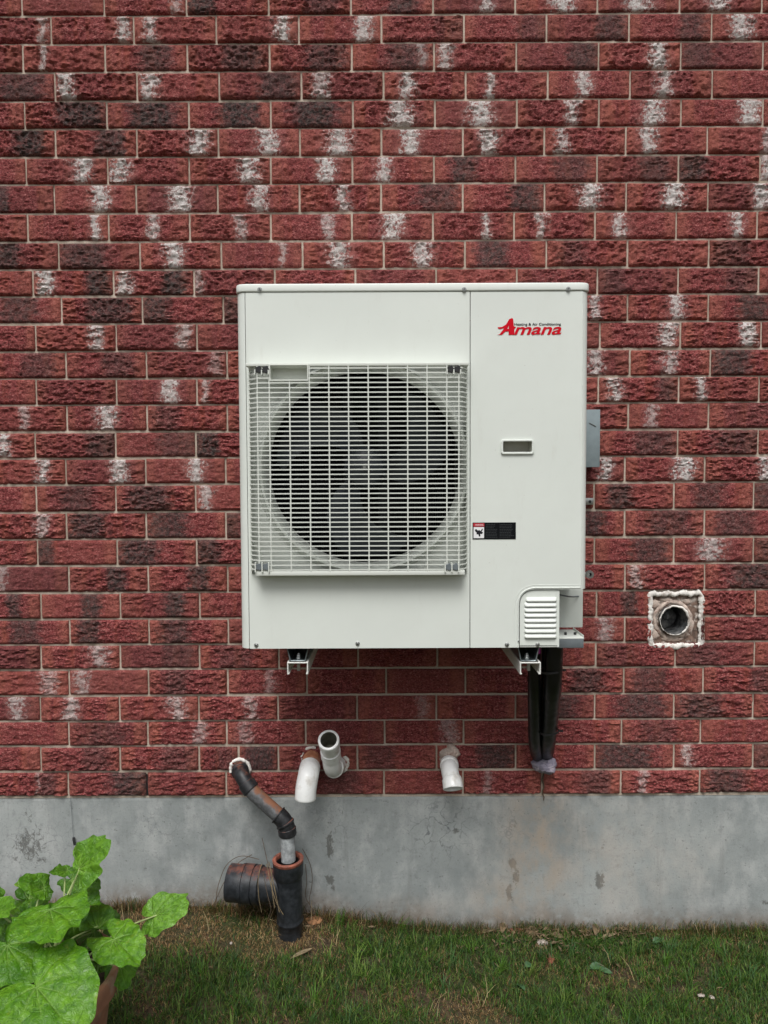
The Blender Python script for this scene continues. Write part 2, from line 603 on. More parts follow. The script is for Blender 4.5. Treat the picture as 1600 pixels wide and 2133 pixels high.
M = {
    'brick': mat_brick('red_brick'), 'bricks': mat_brick('red_brick_mass', True), 'mortar': mat_mortar(),
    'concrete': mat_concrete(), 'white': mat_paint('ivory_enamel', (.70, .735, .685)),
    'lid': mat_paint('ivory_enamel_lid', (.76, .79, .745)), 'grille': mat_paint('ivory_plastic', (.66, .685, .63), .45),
    'inside': simple('cabinet_inside', (.22, .23, .21), .6, 0, .1),
    'black': simple('black_plastic', (.012, .012, .013), .5, 0, .3),
    'foam': simple('black_foam', (.004, .0042, .005), .38, 0, .3, 30, .5, 160),
    'fan': simple('fan_plastic', (.030, .036, .043), .4, 0, .1),
    'coil': simple('coil_fins', (.010, .012, .014), .55, .4, .3, 90),
    'steel': simple('zinc_screw', (.42, .43, .42), .35, .9, .2),
    'galv': simple('galvanised_tray', (.20, .23, .24), .35, .85, .3, 60),
    'bracket': mat_paint('powder_coated_bracket', (.70, .70, .66)),
    'greybox': simple('grey_enamel', (.235, .285, .30), .45, 0, .06),
    'slate': simple('slate_plastic', (.13, .15, .16), .5, 0, .1),
    'red': simple('logo_red', (.58, .006, .018), .8, 0, .02, bump=0, spec=.1),
    'ink': simple('print_ink', (.02, .02, .024), .8, 0, .02, bump=0, spec=.1),
    'sticker': simple('sticker_black', (.005, .006, .007), .8, 0, .05, bump=0, spec=.1),
    'stickwhite': simple('sticker_white', (.80, .80, .80), .4, 0, .02, bump=0),
    'stickred': simple('sticker_red', (.50, .03, .045), .4, 0, .03, bump=0),
    'stickgrey': simple('sticker_grey_print', (.06, .065, .068), .8, 0, .03, bump=0, spec=.1),
    'pvc': simple('white_pvc', (.86, .87, .85), .32, 0, .03, 30, .08, 200, (.40, .36, .29), .55),
    'pvcin': simple('pvc_inside', (.16, .155, .115), .7, 0, .3),
    'primer': simple('primer_stained_pvc', (.42, .17, .085), .55, 0, .3, 45, .2, 200, (.60, .50, .42), .5),
    'caulk': simple('white_caulk', (.78, .75, .70), .8, 0, .15, 60, 1.0, 120, (.26, .19, .15), .8),
    'caulkgrey': simple('old_mortar_patch', (.50, .41, .35), .9, 0, .35, 60, 1.0, 110, (.20, .11, .085), .9),
    'putty': simple('duct_seal', (.27, .25, .31), .8, 0, .25, 70, 1.0, 150, (.62, .55, .55), .6),
    'abs': mat_dusty('black_abs', (.010, .0105, .012), (.30, .10, .055), .7),
    'absgrey': mat_dusty('sun_faded_abs', (.060, .062, .064), (.24, .10, .050), .9, lo=.38),
    'greypipe': mat_dusty('grey_conduit', (.23, .245, .25), (.30, .20, .16), .2),
    'rust': simple('red_rimmed_plastic', (.26, .085, .055), .6, 0, .35, 60, .4, 200, (.10, .05, .04), .6),
    'drain': mat_dusty('black_drain', (.012, .014, .017), (.22, .075, .048), .75),
    'ductmetal': simple('dusty_duct_metal', (.085, .088, .090), .6, .4, .5, 50, .8, 140, (.33, .32, .30), .7),
    'ventplate': simple('weathered_vent_plate', (.16, .105, .08), .9, 0, .5, 70, 1.0, 90, (.62, .56, .50), .95),
    'wire': simple('dead_vine', (.10, .07, .045), .8, 0, .3),
    'straw': simple('straw', (.20, .15, .085), .8, 0, .25),
    'terracotta': simple('terracotta', (.33, .155, .095), .8, 0, .2, 25, .4, 150, (.42, .33, .26), .5),
    'potsoil': simple('pot_soil', (.045, .028, .02), .95, 0, .5, 90, 1.0, 120),
    'leaf': mat_leaf(), 'stem': simple('leaf_stem', (.33, .40, .16), .5, 0, .2),
    'stemred': simple('red_stem', (.20, .12, .07), .6, 0, .3),
    'blade': mat_blade(), 'soil': mat_soil(),
    'magenta': simple('magenta_tape', (.40, .03, .28), .5, 0, .1),
    'stone': simple('pale_chip', (.40, .34, .30), .85, 0, .2),
    'frag': simple('brick_fragment_red', (.30, .095, .06), .9, 0, .35, 90, 1.0, 150),
    'dryleaf': simple('dry_leaf', (.14, .095, .050), .75, 0, .35),
    'greenleaf': simple('weed_leaf', (.045, .105, .040), .5, 0, .3),
}

# ------------------------------------------------------------------ ground
def gh(x, y):
    z = -0.026 + 0.088 * (1 - sm(-0.55, 0.35, x)) * sm(-1.3, -0.1, y)
    z += 0.010 * noise.noise(Vector((x * 3.1, y * 3.1, 4.2))) + 0.005 * noise.noise(Vector((x * 11, y * 11, 1.2)))
    if y < -4: z = -0.03
    return z


def build_ground():
    xs = sorted(set([-60, -30, -12, -6, -4] + [round(-3 + i * .06, 3) for i in range(101)] + [4, 6, 12, 30, 60]))
    ys = sorted(set([-60, -30, -12, -6, -4.2, -3.6, -3] + [round(-2.7 + i * .06, 3) for i in range(46)] + [.1, .4]))
    vs = [(x, y, gh(x, y)) for y in ys for x in xs]
    n = len(xs)
    fs = [(j * n + i, j * n + i + 1, (j + 1) * n + i + 1, (j + 1) * n + i) for j in range(len(ys) - 1) for i in range(n - 1)]
    me = bpy.data.meshes.new('lawn_ground')
    me.from_pydata(vs, [], fs)
    o = link_mesh('ground', me, M['soil'], origin=(0, 0, 0), ang=80)
    tag(o, 'dark soil under the patchy lawn along the house', None, None, 'structure')


build_ground()

# ------------------------------------------------------------------ brick wall
ROWY = [34, 93, 152, 212, 270, 329, 386, 446, 505, 563, 619, 676, 733, 790, 845, 901, 956, 1011, 1068, 1125, 1180, 1236,
        1291, 1344, 1396, 1451, 1504, 1556, 1609, 1661]
ROWX = [(45, 1588, 9), (106, 1483, 8), (47, 1590, 9), (114, 1484, 8), (51, 1590, 9), (115, 1474, 8), (54, 1584, 9), (113, 1475, 8),
        (57, 1578, 9), (122, 1477, 8), (68, 1581, 9), (128, 1476, 8), (74, 1586, 9), (137, 1480.5, 8), (75, 1581.6, 9),
        (139, 1476.6, 8), (73, 1579.5, 9), (137, 1468.5, 8), (75, 1570.5, 9), (138, 1468, 8), (78, 1570, 9), (143, 1468, 8),
        (85, 1574, 9), (145, 1467, 8), (85, 1572, 9), (144, 1465, 8), (84, 1569, 9), (143, 1459.6, 8), (85, 1569, 9), (142, 1458, 8)]
WHITE = {0: [(370, 14, .5), (1012, 18, .8), (1172, 26, 1), (1330, 28, 1), (1495, 24, .9)],
         1: [(90, 12, .6), (258, 18, .9), (313, 16, .8), (590, 20, 1), (757, 20, .9), (1542, 22, 1)],
         2: [(93, 12, .8), (880, 8, .4), (928, 18, .8), (1370, 20, 1)],
         3: [(140, 18, 1), (315, 18, .9), (668, 20, .7), (848, 18, 1), (1020, 9, .9), (1212, 18, .9), (1380, 20, .9)],
         4: [(835, 26, 1), (1000, 28, 1), (1190, 16, .9), (1362, 24, 1), (1562, 24, 1)],
         5: [(415, 26, 1), (558, 24, 1), (705, 26, 1), (852, 22, 1), (1017, 20, 1), (1170, 16, .8), (1352, 18, .9), (1597, 12, .6)],
         6: [(172, 24, 1), (250, 20, 1), (520, 22, 1), (683, 20, 1), (800, 20, .9), (1596, 14, .9)],
         7: [(212, 22, 1), (375, 24, 1), (545, 20, .9), (718, 14, .8), (1225, 24, 1), (1402, 24, 1), (1582, 22, 1)],
         8: [(200, 14, .9), (322, 12, .8), (500, 14, .6), (683, 12, .6), (820, 22, 1), (1012, 12, .9), (1128, 12, .8), (1290, 16, .9), (1537, 14, .9)],
         9: [(360, 22, 1), (585, 10, .5), (705, 24, 1), (880, 26, .9)],
         10: [(95, 18, 1), (262, 16, .9), (415, 10, .5)], 11: [(1237, 14, .8), (1408, 18, .9)],
         12: [(201, 14, .8), (385, 16, .6), (1392, 20, .9), (1558, 16, 1)], 13: [(450, 16, .3), (1240, 20, .8), (1392, 16, .7)],
         14: [(355, 18, .9), (430, 10, .6), (1278, 16, .9), (1458, 14, .9)], 15: [(50, 12, .5), (223, 22, .9), (1359, 14, .5)],
         16: [(10, 18, 1)], 17: [(90, 16, .9), (250, 18, .9), (410, 18, .9), (1258, 16, .9), (1424, 20, 1), (1592, 16, .9)],
         18: [(430, 16, .7)], 19: [(85, 16, .6)], 20: [(1480, 26, 1)], 21: [(2, 14, .6), (1322, 16, .7)],
         23: [(1260, 18, .7)], 24: [(205, 20, .8)], 25: [(105, 18, .6), (170, 16, .7), (565, 14, .4)],
         26: [(38, 18, .85), (150, 18, .9), (370, 20, .8), (525, 16, .6), (880, 14, .4)], 27: [(415, 14, .6), (510, 16, .4), (935, 18, .5)],
         28: [(1432, 14, .8)], 29: [(1338, 12, .6), (82, 5, .4), (1018, 8, .4)]}
DARK = {0: [(420, 25, 1), (670, 30, .7), (840, 28, .9)], 1: [(940, 30, .4), (1110, 30, .5), (1270, 28, .8), (1440, 24, .7)],
        2: [(325, 30, .8), (505, 35, .8), (680, 34, .8), (850, 40, .8), (1215, 28, .8), (1455, 28, .6)], 3: [(45, 40, .8), (580, 34, .8)],
        4: [(170, 42, 1), (320, 40, 1), (500, 38, 1), (655, 42, 1)], 5: [(62, 28, 1), (230, 28, .9)],
        6: [(965, 24, .9), (1190, 30, .6), (1360, 28, .7), (1440, 26, .9)], 7: [(5, 14, .9), (910, 36, .8), (1095, 28, .9)],
        9: [(15, 24, .9), (175, 42, .8), (1025, 28, .9), (1190, 24, .5), (1520, 36, .6)], 10: [(205, 22, 1), (365, 22, 1), (1275, 24, .5), (1548, 34, .6)],
        11: [(40, 36, .8), (230, 40, .9), (325, 26, .9), (480, 20, .8), (1568, 28, .9)], 13: [(80, 30, .6), (245, 30, .6), (1520, 36, .95)],
        14: [(1388, 18, .7)], 15: [(345, 24, .5), (1560, 40, .3)], 16: [(215, 28, .8), (375, 40, .6), (430, 24, 1), (1362, 44, .7), (1535, 42, .7)],
        18: [(160, 30, .7), (312, 40, .85), (1290, 22, .9), (1330, 20, .7), (1475, 26, .7), (1590, 24, .8)],
        19: [(182, 32, .9), (350, 36, .9), (480, 20, .8), (1232, 24, .9), (1392, 44, .7), (1530, 36, .7)],
        20: [(94, 16, .9), (288, 36, .95), (432, 22, .9), (1352, 34, .8), (1592, 20, .7)], 21: [(243, 16, .95), (415, 20, .95), (1567, 44, .9)],
        22: [(30, 12, .9), (190, 18, .95), (365, 18, .95), (1310, 14, .9)], 23: [(55, 28, .8), (187, 20, .9), (365, 28, .8)],
        24: [(370, 28, .5), (490, 30, .5), (1281, 40, .4), (1450, 40, .5)], 25: [(368, 24, .6), (1222, 28, .8), (1352, 30, .7), (1585, 20, .6)],
        26: [(1158, 36, .8), (1335, 42, .85), (1458, 36, .8)], 27: [(215, 36, .5), (1370, 36, .5)],
        28: [(200, 24, .5), (370, 34, .5), (470, 20, .5), (542, 28, .9), (790, 30, .5), (1033, 34, .9), (1300, 50, .9), (1592, 24, .7)],
        29: [(272, 36, .9), (1240, 28, .6), (1512, 36, .8), (708, 36, .5), (100, 16, .6)]}
JOINT = 0.0064
VENT = (1356, 1458, 1238, 1343)   # opening in the wall for the round vent


def brick_mesh(name, rough, seed, nx=54, nz=17):
    W, H, D = .257, .080, .06
    vs, fs = [], []
    o = Vector((seed * 13.7, seed * 3.1, seed * 7.9))
    for j in range(nz + 1):
        for i in range(nx + 1):
            x = (i / nx - .5) * W
            z = (j / nz - .5) * H
            q = Vector((x * 36, 0, z * 76)) + o
            a = noise.fractal(q, .9, 2.1, 4)
            k = noise.noise(q * .45 + Vector((9, 9, 9))) * 2.4 + a * .9 + z * 30
            fr = k - math.floor(k)
            ledge = fr if fr < .75 else (1 - fr) * 3
            d = rough * (a * .0052 + (ledge - .4) * .0066 + .0030 * noise.noise(q * 2.1)) + .0008
            e = min((W / 2 - abs(x)) / .007, (H / 2 - abs(z)) / .006, 1)
            e = max(0, e)
            und = max(0.0, 1 - (z + H / 2) / .0085)
            y = .0032 * und ** 1.2 - (max(d + .0045 * rough, -.003) + .0008) * (e ** .7) + .0012 * (1 - e)
            jx = rough * .0010 * noise.noise(Vector((z * 60, seed, x * 9)))
            jz = rough * .0010 * noise.noise(Vector((x * 60, seed + 5, z * 9)))
            vs.append((x + (jx if e < 1 else 0), y, z + (jz if e < 1 else 0)))
    n = nx + 1
    for j in range(nz):
        for i in range(nx): fs.append((j * n + i, j * n + i + 1, (j + 1) * n + i + 1, (j + 1) * n + i))
    bd = [i for i in range(n)] + [j * n + nx for j in range(1, nz + 1)] + [nz * n + i for i in range(nx - 1, -1, -1)] + [j * n for j in range(nz - 1, 0, -1)]
    b0 = len(vs)
    for k in bd: vs.append((vs[k][0], D, vs[k][2]))
    L = len(bd)
    for k in range(L): fs.append((bd[k], b0 + k, b0 + (k + 1) % L, bd[(k + 1) % L]))
    return vs, fs


def build_wall():
    base = P(800, 1661, 0)
    wall = empty('brick_wall', (0, 0, base.z), 'rough red brick house wall with white and grey smears, behind the white unit', 'wall')
    VAR = []
    for k in range(24):
        rough = [.55, .7, .85, 1.0, 1.1, 1.25][k % 6]
        vs, fs = brick_mesh('brick', rough, k + 1)
        me = bpy.data.meshes.new('brick')
        me.from_pydata(vs, [], fs)
        me.shade_smooth()
        me.set_sharp_from_angle(angle=math.radians(50))
        me.materials.append(M['brick'])
        VAR.append(me)
    LOW = [brick_mesh('b', .8, 40 + k, 16, 6) for k in range(5)]
    mass = {'v': [], 'f': [], 'a': []}
    # heights of the bed joints on the wall plane
    zj = [P(0, y, 0).z for y in ROWY]          # measured at the left edge of the photograph
    top_pitch = zj[0] - zj[1]
    rows = []
    for r in range(len(ROWX)):
        zb = zj[r]
        zt = zj[r - 1] if r > 0 else zb + top_pitch
        yc = (ROWY[r] + (ROWY[r - 1] if r > 0 else ROWY[0] - 59)) / 2
        a, b, n = ROWX[r]
        xa, xb = P(a, yc, 0).x, P(b, yc - 2, 0).x
        rows.append((zb, zt, xa, (xb - xa) / n, r))
    k = 0
    z = rows[0][1]
    while z < 3.6:                               # the wall goes on above the frame
        rows.append((z, z + top_pitch, rows[0][2] + (0.133 if k % 2 == 0 else 0), rows[0][3], None))
        z += top_pitch; k += 1
    vx0, vx1 = P(VENT[0], 1290, 0).x, P(VENT[1], 1290, 0).x
    cnt = 0
    joints = {}
    for zb, zt, xa, pitch, r in rows:
        i0 = math.floor((-2.6 - xa) / pitch)
        i = i0
        while True:
            x0, x1 = xa + i * pitch, xa + (i + 1) * pitch
            if x0 > 2.6: break
            i += 1
            jit = random.uniform(-.0012, .0012)
            spans = [(x0 + JOINT / 2, x1 - JOINT / 2)]
            if r in (22, 23):
                nsp = []
                for s0, s1 in spans:
                    if s1 <= vx0 or s0 >= vx1: nsp.append((s0, s1))
                    else:
                        if s0 < vx0 - .01: nsp.append((s0, vx0))
                        if s1 > vx1 + .01: nsp.append((vx1, s1))
                spans = nsp
            if r == 28 and abs((x0 + x1) / 2 - P(505, 1582, 0).x) < .08:   # a cut brick above the black pipe
                xm = P(497, 1582, 0).x
                spans = [(spans[0][0], xm - .004), (xm + .004, spans[0][1])]
            for s0, s1 in spans:
                xc, zc, bw, bh = (s0 + s1) / 2, (zb + zt) / 2 + jit, s1 - s0, zt - zb - JOINT + random.uniform(-.0008, .0006)
                yo = random.uniform(-.0022, .0014)
                # what the camera can see of it
                d = Vector((xc, 0, zc)) - CAM
                dep = d.dot(F_)
                px, py = CX + d.dot(RT) / dep * FPX, CY - d.dot(UP) / dep * FPX
                hw = bw / 2 / dep * FPX
                pr = dict(seed=random.random(), white_x=0., white_w=.02, white_a=0., dark_x=0., dark_w=.03, dark_a=0.,
                          pale=max(0, random.gauss(-.1, .35)), dull=max(0, random.gauss(.0, .35)))
                if r is not None:
                    mpp = dep / FPX
                    for (mx, mw, ma) in WHITE.get(r, []):
                        if abs(mx - px) < hw and ma > pr['white_a'] * .8:
                            pr.update(white_x=(mx - px) * mpp, white_w=mw * mpp * .98, white_a=min(1, ma * (1.0 if r < 20 else .72)))
                    for (mx, mw, ma) in DARK.get(r, []):
                        if abs(mx - px) < hw and ma > pr['dark_a'] * .8:
                            pr.update(dark_x=(mx - px) * mpp, dark_w=mw * mpp * 1.3, dark_a=ma)
                else:
                    if random.random() < .4: pr.update(white_x=random.uniform(-.09, .09), white_w=.022, white_a=.9)
                    if random.random() < .3: pr.update(dark_x=random.uniform(-.09, .09), dark_w=.05, dark_a=.8)
                pr['pale'] = min(1, pr['pale']); pr['dull'] = min(1, pr['dull'])
                seen = -hw + 4 < px < 1600 + hw - 4 and py > -24 and not (505 < px - hw and px + hw < 1215 and 640 < py < 1325)
                if seen and r is not None:
                    me = random.choice(VAR)
                    o = bpy.data.objects.new('brick', me)
                    COL.objects.link(o)
                    o.parent = wall
                    flip = 1
                    o.location = (xc, yo, zc - base.z)
                    if flip < 0:                               # turned end for end within the face
                        o.rotation_euler = (0, math.pi, 0)
                        pr['white_x'] *= -1; pr['dark_x'] *= -1
                    sc = bw / .257
                    o.scale = (sc, 1, bh / .080)
                    for kk in ('white_x', 'dark_x', 'white_w', 'dark_w'): pr[kk] /= sc
                    for kk, vv in pr.items(): o[kk] = float(vv)
                    cnt += 1
                else:
                    vs, fs = random.choice(LOW)
                    b = len(mass['v'])
                    for v in vs:
                        mass['v'].append((xc + v[0] * bw / .257, yo + v[1], zc + v[2] * bh / .080))
                        mass['a'].append((v, pr))
                    mass['f'] += [tuple(q + b for q in f) for f in fs]
    print('bricks as parts', cnt)
    me = bpy.data.meshes.new('bricks')
    me.from_pydata(mass['v'], [], mass['f'])
    la = me.attributes.new('local', 'FLOAT_VECTOR', 'POINT')
    la.data.foreach_set('vector', np.array([a[0] for a in mass['a']], dtype=np.float32).ravel())
    for kk in ('seed', 'white_x', 'white_w', 'white_a', 'dark_x', 'dark_w', 'dark_a', 'pale', 'dull'):
        at = me.attributes.new(kk, 'FLOAT', 'POINT')
        at.data.foreach_set('value', np.array([a[1][kk] for a in mass['a']], dtype=np.float32))
    o = link_mesh('brick_mass', me, M['bricks'], wall, ang=50)
    o['kind'] = 'stuff'
    # mortar: a wavy bed 5 mm behind the brick faces, open where the vent passes
    mb = MB()
    vz0, vz1 = P(1407, VENT[3], 0).z, P(1407, VENT[2], 0).z
    Z0, Z1 = base.z + .001, 3.55
    xs = sorted([-2.55 + i * .024 for i in range(213)] + [vx0, vx1])
    zs = sorted([Z0 + (Z1 - Z0) * i / 360 for i in range(361)] + [vz0, vz1])
    n = len(xs)
    for zz in zs:
        for xx in xs:
            mb.v.append((xx, .0040 + .0014 * noise.noise(Vector((xx * 45, 0, zz * 60))), zz))
    for j in range(len(zs) - 1):
        for i in range(n - 1):
            if vx0 <= (xs[i] + xs[i + 1]) / 2 <= vx1 and vz0 <= (zs[j] + zs[j + 1]) / 2 <= vz1: continue
            mb.f.append((j * n + i, j * n + i + 1, (j + 1) * n + i + 1, (j + 1) * n + i))
    mb.build('mortar', M['mortar'], wall, recalc=False, ang=80)
    # dry open joints
    mb = MB()
    q = P(307, 1635, 0); mb.box((q.x - .0042, .0018, q.z - .036), (q.x + .0042, .0024, q.z + .036))
    # the soft backing behind that joint
    mb.build('open_joint', M['black'], wall)
    return wall


wall = build_wall()


# ------------------------------------------------------------------ foundation
def build_foundation():
    zt = P(800, 1661, 0).z + .001
    x0, x1, z0 = -2.55, 2.55, -.35
    nx, nz = 850, 130
    xs = np.linspace(x0, x1, nx); zs = np.linspace(z0, zt, nz)
    vs, st, tn, ck, so_ = [], [], [], [], []
    # hand-read stains: px, py, half width, half height, strength
    stains = [(60, 1700, 18, 30, .6), (62, 1762, 42, 44, .9), (30, 1790, 26, 20, .7), (90, 1790, 22, 22, .6), (310, 1712, 10, 16, .6), (318, 1740, 26, 14, .6), (310, 1790, 14, 26, .6),
              (305, 1840, 14, 24, .45), (688, 1712, 12, 26, .75), (687, 1760, 10, 34, 1.05), (706, 1690, 20, 12, .55), (687, 1836, 11, 12, 1.2), (694, 1850, 6, 8, 1.0),
              (1068, 1802, 9, 18, 1.15), (1076, 1828, 8, 20, 1.1), (1062, 1862, 8, 22, 1.1), (1044, 1850, 8, 24, .6), (1250, 1836, 11, 20, 1.15),
              (1256, 1766, 7, 6, .9), (1070, 1720, 22, 22, .6), (950, 1732, 8, 7, 1.1), (1596, 1882, 8, 8, 1.0), (410, 1740, 6, 5, .7), (240, 1730, 5, 5, .8),
              (1030, 1715, 30, 12, .5), (905, 1700, 40, 16, .4), (720, 1690, 30, 20, .45), (345, 1885, 60, 14, .5), (210, 1870, 50, 14, .5)]
    cracks = [(915, 1728, 58, 50, 1), (700, 1725, 40, 50, .45), (1060, 1725, 34, 34, .5), (75, 1770, 70, 50, .6), (330, 1730, 50, 30, .5)]
    tans = [(1120, 1770, 60, 150, 1.0), (1240, 1800, 170, 130, .35), (1060, 1885, 60, 50, .9), (880, 1900, 220, 30, .3), (1420, 1800, 80, 60, .25)]

    def fld(lst, px, py):
        a = 0
        for (sx, sy, w_, h_, k) in lst:
            d = ((px - sx) / w_) ** 2 + ((py - sy) / h_) ** 2
            if d < 4: a = max(a, k * math.exp(-d * .7))
        return a
    for z in zs:
        for x in xs:
            y = .0045 + .0022 * noise.noise(Vector((x * 2.5, 3, z * 3))) + .0008 * noise.noise(Vector((x * 20, 3, z * 20)))
            if zt - z < .004: y += .002
            vs.append((x, y, z))
            d = Vector((x, 0, z)) - CAM
            dep = d.dot(F_)
            px, py = CX + d.dot(RT) / dep * FPX, CY - d.dot(UP) / dep * FPX
            st.append(fld(stains, px, py)); ck.append(fld(cracks, px, py)); tn.append(fld(tans, px, py))
            g = gh(x, 0)
            so_.append(.85 * (1 - sm(.0, .10 + .05 * noise.noise(Vector((x * 6, 0, 0))), z - g)))
    fs = [(j * nx + i, j * nx + i + 1, (j + 1) * nx + i + 1, (j + 1) * nx + i) for j in range(nz - 1) for i in range(nx - 1)]
    b = len(vs)
    vs += [(x0, .25, zt), (x1, .25, zt), (x0, .25, z0), (x1, .25, z0)]
    tl, tr = (nz - 1) * nx, nz * nx - 1
    fs.append(tuple([tl + i for i in range(nx)] + [b + 1, b]))
    for L in (st, tn, ck, so_): L += [0] * 4
    me = bpy.data.meshes.new('foundation')
    me.from_pydata(vs, [], fs)
    for nme, L in (('stain', st), ('tan', tn), ('crack', ck), ('soil', so_)):
        at = me.attributes.new(nme, 'FLOAT', 'POINT'); at.data.foreach_set('value', np.array(L, dtype=np.float32))
    o = link_mesh('concrete_foundation', me, M['concrete'], origin=(0, 0, 0), ang=60)
    tag(o, 'grey stained concrete foundation band between the red bricks and the lawn', 'foundation')


build_foundation()

# ------------------------------------------------------------------ air conditioner
YF = -0.43
YB = -0.11
def u(px, py, dy=0.0):
    return P(px, py, YF + dy)
XL, XR = u(496, 975).x, u(1226, 975).x
ZT, ZL, ZB = u(862, 590).z, u(862, 607).z, u(862, 1350).z
ac = empty('air_conditioner', ((XL + XR) / 2, (YF + YB) / 2, ZB), 'large white outdoor heat pump with a round fan behind a grille, hung on bricks', 'air conditioner')


def build_ac():
    X = lambda px: u(px, 975).x
    Z = lambda py: u(862, py).z
    rc = .026
    # shell: left side, back, right side with rounded front corners
    t = .0012
    xs_seam_l, xs_seam_r = X(515), X(1211)
    mb = MB()

    def shellstrip(pts, z0, z1):
        n = len(pts)
        ins = []
        for i in range(n):
            a = Vector(pts[max(i - 1, 0)]); b = Vector(pts[min(i + 1, n - 1)])
            d = (b - a).normalized()
            ins.append((pts[i][0] - d.y * t, pts[i][1] + d.x * t))
        poly = pts + ins[::-1]
        mb.prism([tuple(p) for p in poly], 'z', z0, z1)
    def corner(cx, cy, r, a0, a1, n=8):
        return [(cx + r * math.cos(math.radians(a0 + (a1 - a0) * i / n)), cy + r * math.sin(math.radians(a0 + (a1 - a0) * i / n))) for i in range(n + 1)]
    # path runs clockwise seen from above (inside on the right-hand side handled by sign of t)
    left = [(xs_seam_l - .0008, YF + .0006)] + corner(XL + rc, YF + rc, rc, 270, 180)[1:] + [(XL, YB)]
    shellstrip(left[::-1], ZB + .001, ZL - .0015)
    right = [(xs_seam_r + .001, YF + .0006)] + corner(XR - rc, YF + rc, rc, 270, 360)[1:] + [(XR, YB)]
    zn = Z(1229)
    shellstrip(right, zn, ZL - .0015)
    mb.box((XL + .002, YB - .0015, ZB + .001), (XR - .002, YB, ZL - .002))
    # lower right: the shell steps in
    xi = X(1168)
    mb.build('cabinet', M['white'], ac)
    mb = MB()
    mb.box((xi + .001, YF + .19, ZB + .012), (X(1168) + .002, YB - .002, zn - .002))
    ps = P(1210, 1260, YF + .19)
    mb.box((xi + .003, YF + .17, ZB + .018), (ps.x, YF + .173, zn + .02))
    mb.build('side_panel', M['white'], ac, bevel=.0006)
    mb = MB()
    fr = P(1217, 1340, YF + .06)
    fl = P(1160, 1340, YF + .06)
    ft, fb = P(1190, 1331, YF + .06).z, P(1190, 1350, YF + .06).z
    mb.box((fl.x, YF + .06, ft), (fr.x, YF + .17, ft + .003))
    mb.box((fr.x - .002, YF + .061, ft - .001), (fr.x - .0005, YF + .169, ft + .010))
    mb.build('base_pan', M['white'], ac, bevel=.0008)
    mb = MB()
    mb.box((fl.x + .002, YF + .0595, fb), (fr.x - .001, YF + .075, ft - .0005))
    mb.build('base_lip', M['slate'], ac, bevel=.002)
    for px in (1178, 1198):
        mb = MB()
        q = P(px, 1324, YF + .10)
        Path([(q.x, q.y, ft + .0005), (q.x, q.y, ft + .010)]).sweep(mb, [(0, .004), (.0095, .004)], 10, True, True)
        mb.build('base_bolt', M['black'], ac)
    # bottom tray of the whole unit
    mb = MB()
    mb.box((XL + .012, YF + .004, ZB + .002), (X(1164), YB - .004, ZB + .005))
    mb.build('base_tray', M['inside'], ac)
    # lid with rounded corners and a small overhang
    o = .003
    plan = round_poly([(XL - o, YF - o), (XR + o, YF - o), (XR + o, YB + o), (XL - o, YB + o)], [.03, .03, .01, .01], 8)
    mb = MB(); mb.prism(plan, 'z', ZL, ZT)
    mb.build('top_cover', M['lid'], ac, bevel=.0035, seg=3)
    # front panel with the fan opening
    cxo, czo = X(758), Z(972)
    R = .001 * 1.279 * 207
    rx0, rx1, rz0, rz1 = X(522), X(971.5), Z(1194), Z(757)
    out = [(xs_seam_l + .0006, ZB), (X(978.6), ZB), (X(978.6), ZL - .0015), (xs_seam_l + .0006, ZL - .0015)]
    me = plate_mesh('front_panel', [round_poly(out, .002, 2), round_poly([(rx0, rz0), (rx1, rz0), (rx1, rz1), (rx0, rz1)], .004, 3)], YF, .0012, .0004)
    link_mesh('front_panel', me, M['white'], ac, ang=30)
    yr = YF + .018
    me = plate_mesh('recess_panel', [[(rx0 - .002, rz0 - .002), (rx1 + .002, rz0 - .002), (rx1 + .002, rz1 + .002), (rx0 - .002, rz1 + .002)], circle2(cxo, czo, R + .001, 128)], yr, .0012, .0004)
    link_mesh('recess_panel', me, M['white'], ac, ang=30)
    # bell mouth: raised lip rolling into the shroud, cut off by the recess at its sides
    mb = MB()
    prof = [(R + .028, yr), (R + .026, yr - .004), (R + .021, yr - .006), (R + .018, yr - .007), (R + .017, yr - .018), (R + .013, yr - .024), (R + .007, yr - .023), (R + .002, yr - .012),
            (R, yr + .008), (R, yr + .075), (R + .0015, yr + .075), (R + .0015, yr + .01)]
    cl = lambda v, a, b: max(a + .0008, min(b - .0008, v))
    ring = [[(cl(cxo + r * math.cos(a), rx0, rx1), y, cl(czo + r * math.sin(a), rz0, rz1)) for a in [2 * math.pi * i / 160 for i in range(160)]] for r, y in prof]
    mb.rings(ring)
    mb.build('fan_ring', M['white'], ac, ang=50)
    # service panel: curved notch at the bottom, hole for the hand grip
    n0 = Z(1229)
    xr = X(1211)
    xc, xd = X(1083), X(1111)
    outl = [(X(980), ZB), (xc - .0008, ZB), (xc - .0008, n0), (xr, n0), (xr, ZL - .0015), (X(980), ZL - .0015)]
    outer = round_poly(outl, [.002, 0, .046, 0, .002, .002], 12)
    hx0, hx1, hz0, hz1 = X(1046), X(1108), Z(944), Z(920)
    hole = round_poly([(hx0, hz0), (hx0, hz1), (hx1, hz1), (hx1, hz0)], .006, 4)
    me = plate_mesh('service_panel', [outer, hole], YF, .0012, .0004)
    sp = link_mesh('service_panel', me, M['white'], ac, ang=30)
    # pressed step along the notch
    mb = MB()
    pts = [(xc - .004, ZB + .004), (xc - .004, n0 + .010), (X(1211) - .001, n0 + .010)]
    rail = round_poly([(xc - .0045, ZB), (xc - .0045, n0 + .0045), (xr, n0 + .0045)], [0, .052, 0], 14)
